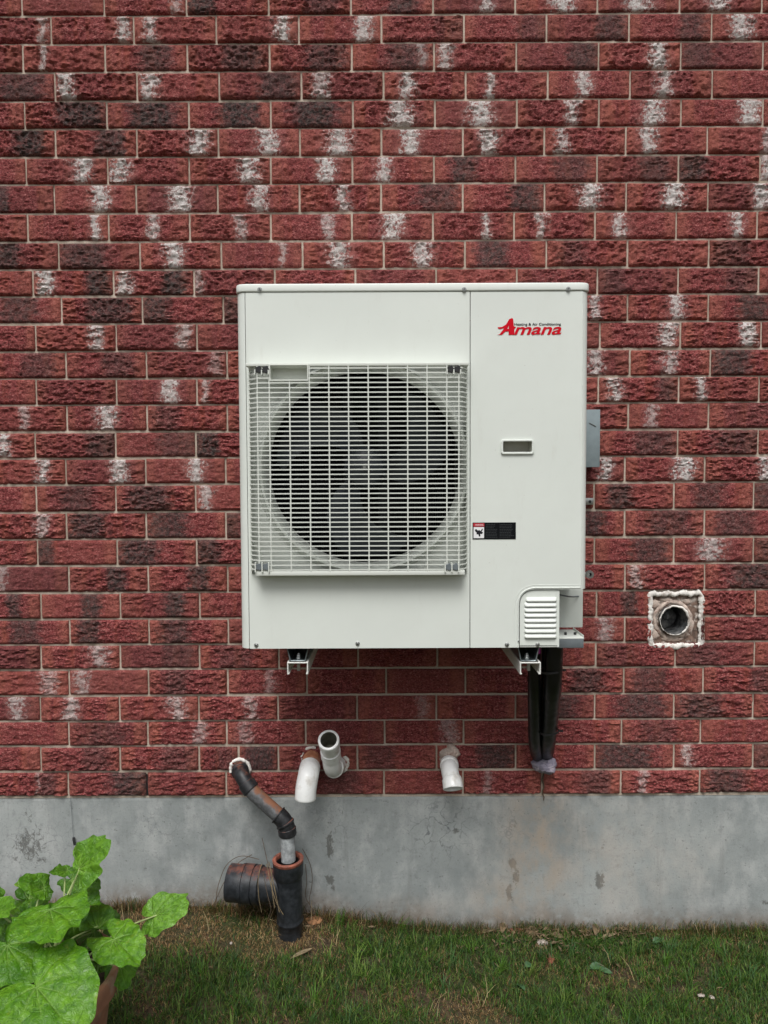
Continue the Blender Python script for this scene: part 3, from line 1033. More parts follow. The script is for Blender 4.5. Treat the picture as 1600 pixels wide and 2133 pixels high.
    Path([(a, YF - .0002, b) for a, b in rail], .001, 2).sweep(mb, [(t, .0016) for t in Path([(a, YF, b) for a, b in rail], .001, 2).ts(0, Path([(a, YF, b) for a, b in rail], .001, 2).len, .006)], 8)
    rail = round_poly([(xc - .0125, ZB), (xc - .0125, n0 + .0125), (xr, n0 + .0125)], [0, .062, 0], 14)
    pth = Path([(a, YF + .0005, b) for a, b in rail], .001, 2)
    pth.sweep(mb, [(t, .0012) for t in pth.ts(0, pth.len, .006)], 8)
    mb.build('pressed_rib', M['white'], sp, ang=60)
    # hand grip
    mb = MB()
    gx0, gx1, gz0, gz1 = X(1043), X(1111.5), Z(947.5), Z(916.5)
    me = plate_mesh('handle', [round_poly([(gx0, gz0), (gx1, gz0), (gx1, gz1), (gx0, gz1)], .008, 6),
                               round_poly([(hx0 + .002, hz0 + .002), (hx0 + .002, hz1 - .001), (hx1 - .001, hz1 - .001), (hx1 - .001, hz0 + .002)], .003, 4)],
                    YF - .0052, .0048, .0016)
    h = link_mesh('handle', me, M['white'], ac, ang=40)
    mb = MB()
    a, b, c_, d_ = hx0, hx1, hz0, hz1
    yq = YF + .030
    fv = [(a, YF, c_), (b, YF, c_), (b, YF, d_), (a, YF, d_), (a + .004, yq, c_ + .002), (b - .004, yq, c_ + .002), (b - .004, yq - .01, d_), (a + .004, yq - .01, d_)]
    mb.add(fv, [(0, 1, 5, 4), (1, 2, 6, 5), (2, 3, 7, 6), (3, 0, 4, 7), (4, 5, 6, 7)])
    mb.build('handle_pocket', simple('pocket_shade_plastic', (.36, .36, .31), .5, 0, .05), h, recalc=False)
    # louvred valve cover
    cx0, cx1, cz0, cz1 = X(1084.5), X(1168), ZB, Z(1231)
    me = plate_mesh('valve_cover', [round_poly([(cx0, cz0), (cx1, cz0), (cx1, cz1), (cx0, cz1)], [.002, .002, .002, .042], 12)], YF + .004, .0014, .0005)
    vc = link_mesh('valve_cover', me, M['white'], ac, ang=30)
    mb = MB(); mb.box((cx1 - .0012, YF + .005, cz0 + .001), (cx1, YF + .12, cz1))
    mb.build('cover_side', M['white'], vc)
    first = None
    for i in range(8):
        zc = Z(1250 + i * 10.85)
        xa = X(1094 if i else 1097)
        xb = X(1162)
        if first is None or i == 1:
            mb = MB()
            L = xb - xa
            prof = [(.0, .0062), (-.0022, .0054), (-.0052, .0022), (-.0072, -.0018), (-.0076, -.0045), (-.0066, -.0056), (.0, -.0058)]
            rings = []
            for s_, k in ((0, .15), (.015, .65), (.05, .95), (.08, 1), (.92, 1), (.95, .95), (.985, .65), (1, .15)):
                rings.append([(xa + L * s_, YF + .0045 + p[0] * k, zc + p[1] * (.5 + .5 * k)) for p in prof])
            mb.rings(rings, True, True)
            ob = mb.build('louver', M['lid'], vc, ang=50)
            first = ob
        else:
            ob = first.copy(); COL.objects.link(ob); ob.parent = vc
            ob.location = first.location + Vector((0, 0, Z(1250 + i * 10.85) - Z(1250 + 10.85)))
        mb = MB(); mb.box((xa + .002, YF + .0030, zc - .0072), (xb - .002, YF + .0038, zc - .0056))
        mb.build('louver_slot', M['black'], vc, smooth=False)
    mb = MB(); mb.box((X(1083.2), YF + .0032, Z(1302)), (X(1084), YF + .004, Z(1263)))
    mb.build('slot', M['black'], ac)
    # screws
    for px, py in ((541, 603), (967, 603), (1184, 602), (534, 1344), (745, 1341), (1056, 1343), (1120, 1343), (1080, 1335)):
        q = u(px, py, -.003 if py < 700 else (0.004 if px > 1085 else 0))
        s = 1.0 if px != 1080 else .45
        mb = MB()
        for r0, r1, ya, yb in ((.0062 * s, .0058 * s, 0, -.0012), (.0043 * s, .0036 * s, -.0012, -.0042)):
            k = 18
            mb.rings([[(q.x + r * math.cos(2 * math.pi * i / k), q.y + yy, q.z + r * math.sin(2 * math.pi * i / k)) for i in range(k)] for r, yy in ((r0, ya), (r1, yb))], True, True)
        sc = mb.build('screw', M['steel'], ac, bevel=.0003, seg=1)
        mb = MB()
        a = random.uniform(0, 3)
        for aa in (a, a + math.pi / 2):
            d = Vector((math.cos(aa), 0, math.sin(aa))) * .003 * s
            e = Vector((-math.sin(aa), 0, math.cos(aa))) * .0006
            mb.add([q + Vector((0, -.0044, 0)) + v for v in (d + e, -d + e, -d - e, d - e)], [(0, 1, 2, 3)])
        mb.build('screw_slot', M['black'], sc, smooth=False)
    # interior: dark box, coil, fan
    mb = MB()
    mb.box((XL + .02, YB - .012, ZB + .01), (X(972), YB - .004, ZL - .004))
    co = mb.build('coil', M['coil'], ac)
    mb = MB()
    for k in range(90):
        x = XL + .022 + k * .0071
        if x > X(970): break
        mb.box((x, YB - .030, ZB + .012), (x + .0006, YB - .0125, ZL - .006))
    fo = mb.build('coil_fins', M['coil'], ac, smooth=False, recalc=False); fo['kind'] = 'stuff'
    mb = MB(); mb.box((X(976), YF + .01, ZB + .01), (X(978), YB - .004, ZL - .003))
    mb.build('partition', M['inside'], ac)
    yfan = YF + .105
    fan = MB()
    k = 32
    prof = [(.001, yfan - .045), (.018, yfan - .043), (.045, yfan - .034), (.058, yfan - .018), (.060, yfan + .03)]
    fan.rings([[(cxo + r * math.cos(2 * math.pi * i / k), y, czo + r * math.sin(2 * math.pi * i / k)) for i in range(k)] for r, y in prof], True, True)
    fo = fan.build('fan', M['fan'], ac, ang=50)
    for bidx in range(3):
        a0 = math.radians(-138 + 120 * bidx)
        mb = MB()
        nr, na = 10, 12
        top, bot = [], []
        for i in range(nr + 1):
            rr = .056 + (R - .014 - .056) * i / nr
            span = math.radians(44 + 14 * (i / nr))
            sweep = math.radians(34) * (i / nr) ** 1.4
            for j in range(na + 1):
                s_ = j / na
                a = a0 + sweep + span * (s_ - .2)
                ed = 1 - .10 * (2 * s_ - 1) ** 6 * (i / nr)
                yy = yfan + .030 - .062 * s_ + .010 * math.sin(s_ * math.pi) + .006 * (i / nr)
                top.append((cxo + rr * ed * math.cos(a), yy, czo + rr * ed * math.sin(a)))
                bot.append((cxo + rr * ed * math.cos(a), yy + .003, czo + rr * ed * math.sin(a)))
        n = na + 1
        N = len(top)
        fs = []
        for i in range(nr):
            for j in range(na):
                q = i * n + j
                fs.append((q, q + 1, q + n + 1, q + n)); fs.append((N + q, N + q + n, N + q + n + 1, N + q + 1))
        bd = [j for j in range(n)] + [i * n + na for i in range(1, nr + 1)] + [nr * n + j for j in range(na - 1, -1, -1)] + [i * n for i in range(nr - 1, 0, -1)]
        for q in range(len(bd)):
            a_, b_ = bd[q], bd[(q + 1) % len(bd)]
            fs.append((a_, N + a_, N + b_, b_))
        mb.add(top + bot, fs)
        mb.build('blade', M['fan'], fo, ang=50)
    mb = MB()
    mb.rings([[(cxo + r * math.cos(2 * math.pi * i / 16), y, czo + r * math.sin(2 * math.pi * i / 16)) for i in range(16)] for r, y in
              ((.007, yfan - .044), (.0075, yfan - .050), (.004, yfan - .054))], True, True)
    mb.build('hub_nut', M['steel'], fo)
    mb = MB()
    for dx in (-.05, .05): mb.box((cxo + dx - .012, yfan + .05, ZB + .01), (cxo + dx + .012, yfan + .054, ZL - .01))
    mb.box((cxo - .05, yfan + .035, czo - .05), (cxo + .05, yfan + .06, czo + .05))
    mb.build('motor_bracket', M['coil'], ac)

    # ---- the grille
    YG = YF - .040
    g = lambda px, py: P(px, py, YG)
    GX = lambda px: g(px, 975).x
    GZ = lambda py: g(750, py).z
    root = MB()
    gx0, gx1 = GX(527), GX(969)
    # top bar with end caps, bottom bar
    root.box((X(521), YG - .001, GZ(762)), (X(973), YF - .0005, GZ(755.5)))
    root.box((GX(529), YG - .001, GZ(1198.5)), (GX(968.5), YF - .0005, GZ(1189)))
    root.box((X(521.5), YF - .008, GZ(1195)), (X(524), YF - .0005, GZ(760)))
    root.box((X(970), YF - .008, GZ(1195)), (X(972.5), YF - .0005, GZ(760)))
    gr = root.build('grille', M['grille'], ac, bevel=.0014)
    nsl = 43
    z_top, z_bot = GZ(766.5), GZ(1186.5)
    step = (z_top - z_bot) / (nsl - 1)
    xa, xb = GX(538), GX(956)

    def slat_mesh(x_start, x_end, left_ret, right_ret):
        mb = MB()
        pts = []
        if left_ret: pts.append((X(522), YF - .002)); pts.append((X(522) + .004, YF - .018))
        pts.append((max(xa - .010, x_start) if left_ret else x_start, YG + (.004 if left_ret else 0)))
        if left_ret: pts.append((xa - .002, YG))
        if right_ret: pts.append((xb + .002, YG))
        pts.append((x_end if not right_ret else xb + .010, YG + (.004 if right_ret else 0)))
        if right_ret: pts.append((X(972) - .004, YF - .018)); pts.append((X(972), YF - .002))
        n = len(pts)
        rings = []
        for i in range(n):
            a = Vector(pts[max(i - 1, 0)]); b = Vector(pts[min(i + 1, n - 1)])
            d = (b - a).normalized(); nn = Vector((d.y, -d.x))
            p = Vector(pts[i])
            ring = []
            for oy, oz in ((.0, .0016), (.0014, .0016), (-.0030, .0011), (-.0030, -.0011), (.0014, -.0016)):
                q = p + nn * oy
                ring.append((q.x, q.y, oz))
            ring = [ring[1], ring[2], ring[3], ring[4]]
            rings.append(ring)
        mb.rings(rings, True, True)
        me = mb.mesh('slat')
        me.materials.append(M['grille'])
        return me
    full = slat_mesh(xa, xb, True, True)
    lft = slat_mesh(xa, GX(564), True, False)
    rgt = slat_mesh(GX(643), xb, False, True)
    for i in range(nsl):
        z = z_top - i * step
        for me in ([lft, rgt] if i < 3 else [full]):
            o_ = bpy.data.objects.new('slat', me)
            COL.objects.link(o_)
            o_.parent = gr
            o_.location = Vector((0, 0, z)) - WP[gr.name]
    for px in (538, 563, 605, 646, 686.5, 727, 768, 808.5, 849.5, 890, 931, 956):
        x = GX(px)
        mb = MB()
        top = GZ(762)
        if px in (605,): top = GZ(794)
        mb.box((x - .0017, YG - .0018, GZ(1190)), (x + .0017, YG + .004, top))
        mb.build('vertical_bar', M['grille'], gr, bevel=.0006, seg=1)
    # grip opening in the grille
    hx0, hx1, hz0, hz1 = GX(563.5), GX(644), GZ(793), GZ(759)
    me = plate_mesh('grip_frame', [[(hx0, hz0), (hx1, hz0), (hx1, hz1), (hx0, hz1)],
                                   [(hx0 + .0028, hz0 + .0034), (hx0 + .0028, hz1 - .002), (hx1 - .0028, hz1 - .002), (hx1 - .0028, hz0 + .0034)]], YG - .003, .008, .0008)
    gf = link_mesh('grip_frame', me, M['grille'], gr)
    mb = MB()
    a, b, c_, d_ = hx0 + .002, hx1 - .002, hz0 + .002, hz1 - .001
    mb.add([(a, YG + .004, c_), (b, YG + .004, c_), (b, YG + .004, d_), (a, YG + .004, d_), (a, YG + .030, c_), (b, YG + .030, c_), (b, YG + .034, d_), (a, YG + .034, d_)],
           [(0, 1, 5, 4), (1, 2, 6, 5), (2, 3, 7, 6), (3, 0, 4, 7), (4, 5, 6, 7)])
    mb.build('grip_pocket', M['grille'], gf, recalc=False)
    # clips in the four corners
    for (px, py, mname) in ((547, 771, 'black'), (945, 770, 'black'), (548, 1180, 'slate'), (941, 1180, 'slate')):
        q = P(px, py, YG + .006)
        mb = MB()
        sgn = -1 if py < 1000 else 1
        for dx in (-.0085, .0095):
            mb.prism([(q.x + dx + .0105 * math.cos(a) * (.75 if k_ % 2 else 1), q.z + .0105 * math.sin(a) * (.75 if k_ % 2 else 1)) for k_, a in enumerate([2 * math.pi * i / 10 for i in range(10)])], 'y', YG - .0045, YG + .006)
        cl = mb.build('clip', M[mname], gr, bevel=.0008, seg=1)
        mb = MB()
        for dx in (-.018, -.0005, .017):
            mb.box((q.x + dx - .0016, YG - .007, q.z - .014), (q.x + dx + .0016, YG + .006, q.z - .001) if sgn < 0 else (q.x + dx + .0016, YG + .006, q.z + .012))
        mb.build('clip_tab', M['grille'], cl, bevel=.0006, seg=1)
    # ---- lettering
    T = YF - .0008

    def txt(body, x, z, size, mat, name, parent, shear=0., off=0., sx=1., bold=0):
        cu = bpy.data.curves.new(name, 'FONT')
        cu.body = body; cu.size = size; cu.shear = shear; cu.offset = off
        cu.extrude = .00015; cu.align_x = 'LEFT'
        cu.space_character = .98 if off else 1.0
        me = curve_mesh(cu, name, Matrix.Translation((x, T - .0002, z)) @ Matrix.Rotation(math.pi / 2, 4, 'X') @ Matrix.Diagonal((sx, 1, 1, 1)))
        return link_mesh(name, me, mat, parent, smooth=False)

    def fit(o_, x0, x1, z0, z1):
        me = o_.data
        xs = [v.co.x for v in me.vertices]; zs = [v.co.z for v in me.vertices]
        a, b, c, d = min(xs), max(xs), min(zs), max(zs)
        cxx, czz = (x0 + x1) / 2, (z0 + z1) / 2
        for v in me.vertices:
            v.co.x = (v.co.x - (a + b) / 2) / (b - a) * (x1 - x0)
            v.co.z = (v.co.z - (c + d) / 2) / (d - c) * (z1 - z0)
        w0 = WP[o_.name]
        o_.location = Vector((cxx, w0.y, czz)) - WP[o_.parent.name]
    lg = MB()
    q = lambda a, b: (X(a), Z(b))
    A = [q(1035, 698.5), q(1040, 697), q(1050, 684), q(1041, 686.5), q(1037, 685), q(1036, 682.5), q(1045, 682), q(1053, 677), q(1060, 665.5), q(1064, 664), q(1067.2, 664),
         q(1068.3, 668), q(1069.5, 681), q(1074, 682.5), q(1070.3, 686.5), q(1070.6, 698.5), q(1058.5, 698.5), q(1058.5, 691.5), q(1052, 691.5), q(1045, 698.5)]
    A = A[::-1]
    me = plate_mesh('logo', [A, [q(1055.5, 686), q(1058.8, 686), q(1059.2, 679)]], T - .0003, .0004, .0001)
    logo = link_mesh('logo', me, M['red'], ac, smooth=False)
    o1 = txt('mana', X(1070), Z(698), .03, M['red'], 'logo_letters', logo, .30, .00055)
    fit(o1, X(1069.5), X(1167.5), Z(698.7), Z(682.3))
    mb = MB(); mb.box((X(1069), T - .0004, Z(684.6)), (X(1156), T - .0002, Z(682.6)))
    o2 = txt('Heating & Air Conditioning', X(1070), Z(680), .006, M['ink'], 'logo_tagline', logo, 0, .00006)
    fit(o2, X(1070.5), X(1166.5), Z(680.8), Z(673.8))
    # ---- warning sticker
    def card(a, b, c, d, mat, name, parent, lift):
        mb = MB(); mb.box((X(a), T - lift - .0002, Z(d)), (X(b), T - lift + .0001, Z(c)))
        return mb.build(name, mat, parent, smooth=False)
    stk = card(984.5, 1075, 1089, 1124, M['sticker'], 'warning_sticker', ac, 0)
    card(986.5, 1008.5, 1098.5, 1121.5, M['stickwhite'], 'pictogram_field', stk, .0004)
    card(986, 1009, 1090.5, 1097.2, M['stickred'], 'red_header', stk, .0004)
    wt = txt('WARNING', X(988), Z(1096), .004, M['stickwhite'], 'header_text', stk)
    fit(wt, X(990), X(1007), Z(1095.6), Z(1092.2)); wt.location.y -= .0006
    hand = [q(989, 1104), q(992, 1102.5), q(996, 1106), q(998, 1104), q(1001, 1107), q(1004.5, 1101.5), q(1006, 1103), q(1003.5, 1108), q(1006.5, 1109.5), q(1004, 1113), q(1000.5, 1112.5),
            q(1001, 1117), q(998, 1118.5), q(996.5, 1113.5), q(992.5, 1113.5), q(993, 1110), q(990.5, 1108)][::-1]
    me = plate_mesh('pictogram', [hand], T - .0009, .0003, .0001)
    link_mesh('pictogram', me, M['ink'], stk, smooth=False)
    random.seed(5)
    pr = MB()
    for col0, col1 in ((1012, 1037), (1041, 1071)):
        for j in range(9):
            z = 1093 + j * 3.3
            x = col0
            while x < col1 - (random.random() * 8):
                wl = random.uniform(1.5, 5)
                pr.box((X(x), T - .0006, Z(z + .9)), (X(min(x + wl, col1)), T - .0004, Z(z)))
                x += wl + .9
    pr.build('small_print', M['stickgrey'], stk, smooth=False)['kind'] = 'stuff'
    # feet: dark metal trays between the cabinet and the brackets
    for px in (620, 1101):
        c = P(px, 1366, YF + .012)
        mb = MB()
        w_, wb = .030, .022
        z1, z0 = ZB, P(px, 1378, YF + .012).z
        outl = [(c.x - w_, z1), (c.x - wb, z0), (c.x + wb, z0), (c.x + w_, z1), (c.x + w_ - .003, z1), (c.x + wb - .003, z0 + .003), (c.x - wb + .003, z0 + .003), (c.x - w_ + .003, z1)]
        mb.prism(outl, 'y', YF + .012, YB - .02)
        ft_ = mb.build('foot', M['galv'], ac, bevel=.0008, seg=1)
        mb = MB()
        for r, za, zb_ in ((.009, z0 + .003, z0 + .006), (.0068, z0 + .006, z0 + .014), (.0045, z0 + .014, z0 + .018)):
            mb.rings([[(c.x + r * math.cos(2 * math.pi * i / 6), YF + .035 + r * math.sin(2 * math.pi * i / 6), zz) for i in range(6)] for zz in (za, zb_)], True, True)
        mb.build('bolt', M['steel'], ft_, bevel=.0004, seg=1)
    # cable sagging across the notch
    wire('cable', [P(1167, 1239, YF + .10), P(1185, 1243, YF + .12), P(1200, 1243, YF + .16), P(1213, 1241, YF + .19)], .0022, M['slate'], ac)
    # round service port and its lug on the right side
    return


build_ac()


# ------------------------------------------------------------------ wall brackets
def build_bracket(px, label):
    c = P(px, 1392, YF + .008)
    zt, zb = P(px, 1379.5, YF + .008).z, P(px, 1405, YF + .008).z
    h = (zt - zb)
    w_ = .0285
    t_ = .0035
    x = c.x
    root = empty('mounting_bracket', (x, -.002, zb), label, 'bracket', 'brackets carrying the air conditioner')
    mb = MB()
    outl = [(x - w_ + .006, zb), (x - w_ + .006, zb + t_), (x - w_ + t_, zb + t_), (x - w_ + t_, zt - t_), (x + w_ - t_, zt - t_), (x + w_ - t_, zb + t_), (x + w_ - .006, zb + t_),
            (x + w_ - .006, zb), (x + w_, zb), (x + w_, zt), (x - w_, zt), (x - w_, zb)]
    # concave C section: quads
    vs = []
    for y in (YF + .008, -.010):
        vs += [(a, y, b) for a, b in outl]
    n = 12
    fs = [(i, (i + 1) % n, n + (i + 1) % n, n + i) for i in range(n)]
    for o_ in (0, n):
        fs += [(o_ + 0, o_ + 1, o_ + 2, o_ + 11), (o_ + 2, o_ + 3, o_ + 10, o_ + 11), (o_ + 3, o_ + 4, o_ + 9, o_ + 10), (o_ + 4, o_ + 5, o_ + 8, o_ + 9), (o_ + 5, o_ + 6, o_ + 7, o_ + 8)]
    mb.add(vs, fs)
    mb.build('arm', M['bracket'], root, bevel=.0008, seg=1)
    mb = MB()
    mb.box((x - .004, YF + .03, zb + .004), (x + .004, YF + .038, zt - t_))
    mb.build('bolt', M['steel'], root)
    mb = MB()
    mb.box((x - .024, -.012, zb - .004), (x + .024, -.003, zt + .55))
    mb.build('upright', M['bracket'], root, bevel=.001)
    mb = MB()
    mb.box((x - .0225, YF + .012, zt + .0003), (x + .0225, YF + .06, P(px, 1378.6, YF + .012).z - .0002))
    mb.build('rubber_pad', M['black'], root)


build_bracket(620, 'white steel wall bracket arm under the left end of the unit, above the white elbows')
build_bracket(1105, 'white steel wall bracket arm under the louvred corner of the unit, beside the black tubes')


# ------------------------------------------------------------------ box, clip and port beside the unit
def build_side_things():
    yb = -.085
    x1, z0, z1 = P(1250, 913, yb).x, P(1250, 973, yb).z, P(1250, 853, yb).z
    x0 = x1 - .13
    root = empty('disconnect_box', ((x0 + x1) / 2, 0, z0), 'blue-grey electrical box on the bricks, mostly hidden behind the right side of the unit', 'electrical box')
    mb = MB(); mb.box((x0, yb + .004, z0 + .002), (x1 - .001, -.004, z1 - .002)); mb.build('body', M['greybox'], root, bevel=.002)
    mb = MB(); mb.box((x0 - .002, yb, z0), (x1, yb + .0035, z1)); mb.build('cover', M['greybox'], root, bevel=.001)
    mb = MB()
    a, b = P(1228, 881, yb), P(1241, 888, yb)
    Path([(a.x, yb - .001, a.z), (b.x, yb - .001, b.z)]).sweep(mb, [(0, .0012), ((b - a).length, .0012)], 6, True, True)
    mb.build('cover_rim', M['steel'], root)
    # small lugs at the edge of the unit
    q = P(1229, 1197, YF + .10)
    root = empty('service_cap', (q.x, q.y, q.z), 'round silver cap with a dark centre, low on the right side of the unit', 'cap')
    for r, ri, yy, mt, nm in ((.0115, .0055, 0, 'steel', 'ring'),):
        mb = MB()
        k = 24
        pr = [(r * .8, .012), (r, .008), (r, 0), (r * .9, -.002), (ri, -.002), (ri, .008)]
        mb.rings([[(q.x + rr * math.cos(2 * math.pi * i / k), q.y + yy2, q.z + rr * math.sin(2 * math.pi * i / k)) for i in range(k)] for rr, yy2 in pr])
        mb.build('ring', M['steel'], root)
        mb = MB(); mb.rings([[(q.x + rr * math.cos(2 * math.pi * i / k), q.y + .006, q.z + rr * math.sin(2 * math.pi * i / k)) for i in range(k)] for rr in (.0001, ri)])
        mb.build('plug', M['black'], root)
        mb = MB(); Path([(q.x - .03, q.y + .01, q.z), (q.x, q.y + .01, q.z)]).sweep(mb, [(0, .006), (.03, .006)], 10, True, True)
        mb.build('spindle', M['steel'], root)
    q = P(1226, 1045, -.02)
    root = empty('conduit_strap', (q.x, 0, q.z), 'small grey conduit strap with a screw hole on the bricks under the grey box', 'strap')
    mb = MB()
    mb.box((q.x - .02, -.022, q.z - .010), (q.x + .016, -.018, q.z + .012))
    mb.box((q.x + .012, -.018, q.z - .010), (q.x + .016, -.001, q.z + .012))
    mb.build('strap', M['steel'], root, bevel=.001)
    mb = MB(); mb.rings([[(q.x + .004 + r * math.cos(2 * math.pi * i / 12), -.0225, q.z + r * math.sin(2 * math.pi * i / 12)) for i in range(12)] for r in (.0001, .005)])
    mb.build('hole', M['black'], root)
    # conduit running down behind the unit from the box
    mb = MB()
    p_ = Path([(x0 + .05, -.035, z0 + .01), (x0 + .05, -.035, z0 - .35)])
    p_.sweep(mb, [(0, .013), (p_.len, .013)], 16, True, True)
    ob = mb.build('conduit', M['greybox'], None)
    tag(ob, 'grey conduit dropping from the grey box behind the unit', 'conduit')


build_side_things()


# ------------------------------------------------------------------ refrigerant lines
def build_lineset():
    e = P(1133, 1592, 0)
    root = empty('refrigerant_lines', (e.x, 0, e.z), 'black insulated tubes dropping from the louvred corner of the unit into the bricks', 'pipes')
    Ls = [([P(1114, 1330, YF + .14), P(1113, 1420, YF + .16), P(1113, 1515, -.15), P(1114, 1556, -.09), P(1122, 1580, .01)], .0195, 'foam'),
          ([P(1155, 1330, YF + .12), P(1152, 1420, YF + .14), P(1145, 1505, -.16), P(1140, 1548, -.09), P(1136, 1574, .01)], .0255, 'foam'),
          ([P(1136, 1335, YF + .18), P(1132, 1440, -.20), P(1128, 1520, -.12), P(1128, 1560, -.05), P(1128, 1580, .01)], .017, 'foam')]
    for pts, r, mt in Ls:
        p_ = Path(pts, .06, 8)
        mb = MB()
        p_.sweep(mb, [(t, r) for t in p_.ts(0, p_.len, .007)], 24, True, True, wob=.0012)
        mb.build('insulated_tube', M[mt], root, ang=70)
    wire('cable', [P(1166, 1330, YF + .10), P(1167, 1400, YF + .12), P(1160, 1470, -.22), P(1154, 1525, -.13), P(1151, 1560, -.06), P(1148, 1580, .0)], .0042, M['slate'], root, .05)
    for (px, py, yy, r) in ((1147, 1396, YF + .14, .031), (1144, 1523, -.16, .029)):
        c = P(px, py, yy)
        mb = MB()
        k = 28
        mb.rings([[(c.x + (r + dr) * math.cos(2 * math.pi * i / k), c.y + (r + dr) * math.sin(2 * math.pi * i / k), c.z + dz + .004 * math.cos(2 * math.pi * i / k)) for i in range(k)]
                  for dr, dz in ((0, -.003), (.0012, -.003), (.0012, .003), (0, .003))], closed=True)
        mb.box((c.x + r - .001, c.y - .003, c.z - .002), (c.x + r + .014, c.y + .002, c.z + .003))
        mb.build('cable_tie', M['black'], root)
    # sealant lump where they enter the wall
    mb = MB()
    k = 40
    rings = []
    c = P(1133, 1588, 0)
    for j in range(9):
        t = j / 8
        rr = math.cos(t * math.pi / 2) ** .6 if t < 1 else .02
        ring = []
        for i in range(k):
            a = 2 * math.pi * i / k
            nz = 1 + .22 * noise.noise(Vector((math.cos(a) * 1.7, math.sin(a) * 1.7, t * 2.0))) + .12 * noise.noise(Vector((math.cos(a) * 6, math.sin(a) * 6, t * 5)))
            ring.append((c.x + .042 * rr * math.cos(a) * nz, -.075 * t * nz * (1 - .35 * math.sin(a)) + .002, c.z - .002 + .026 * rr * math.sin(a) * nz + .012 * t))
        rings.append(ring)
    mb.rings(rings, False, True)
    mb.build('duct_seal', M['putty'], root, ang=80)
    mb = MB(); q = P(1124, 1358, YF + .06)
    mb.box((q.x - .008, q.y, q.z - .006), (q.x + .003, q.y + .012, q.z + .010))
    mb.build('tape_scrap', M['magenta'], root, bevel=.002)
    # crack and damp run below
    mb = MB()
    pts = [P(1131 + 2.2 * math.sin(k * 1.7), 1604 + k * 7, 0) for k in range(10)]
    rings = [[(p.x + r_ * math.cos(b), -.0035 + .5 * r_ * math.sin(b), p.z) for b in [2 * math.pi * q / 6 for q in range(6)]] for p, r_ in zip(pts, (.004, .0035, .003, .0035, .0025, .003, .0022, .003, .002, .001))]
    mb.rings(rings, True, True)
    mb.build('damp_run', M['wire'], root)


build_lineset()


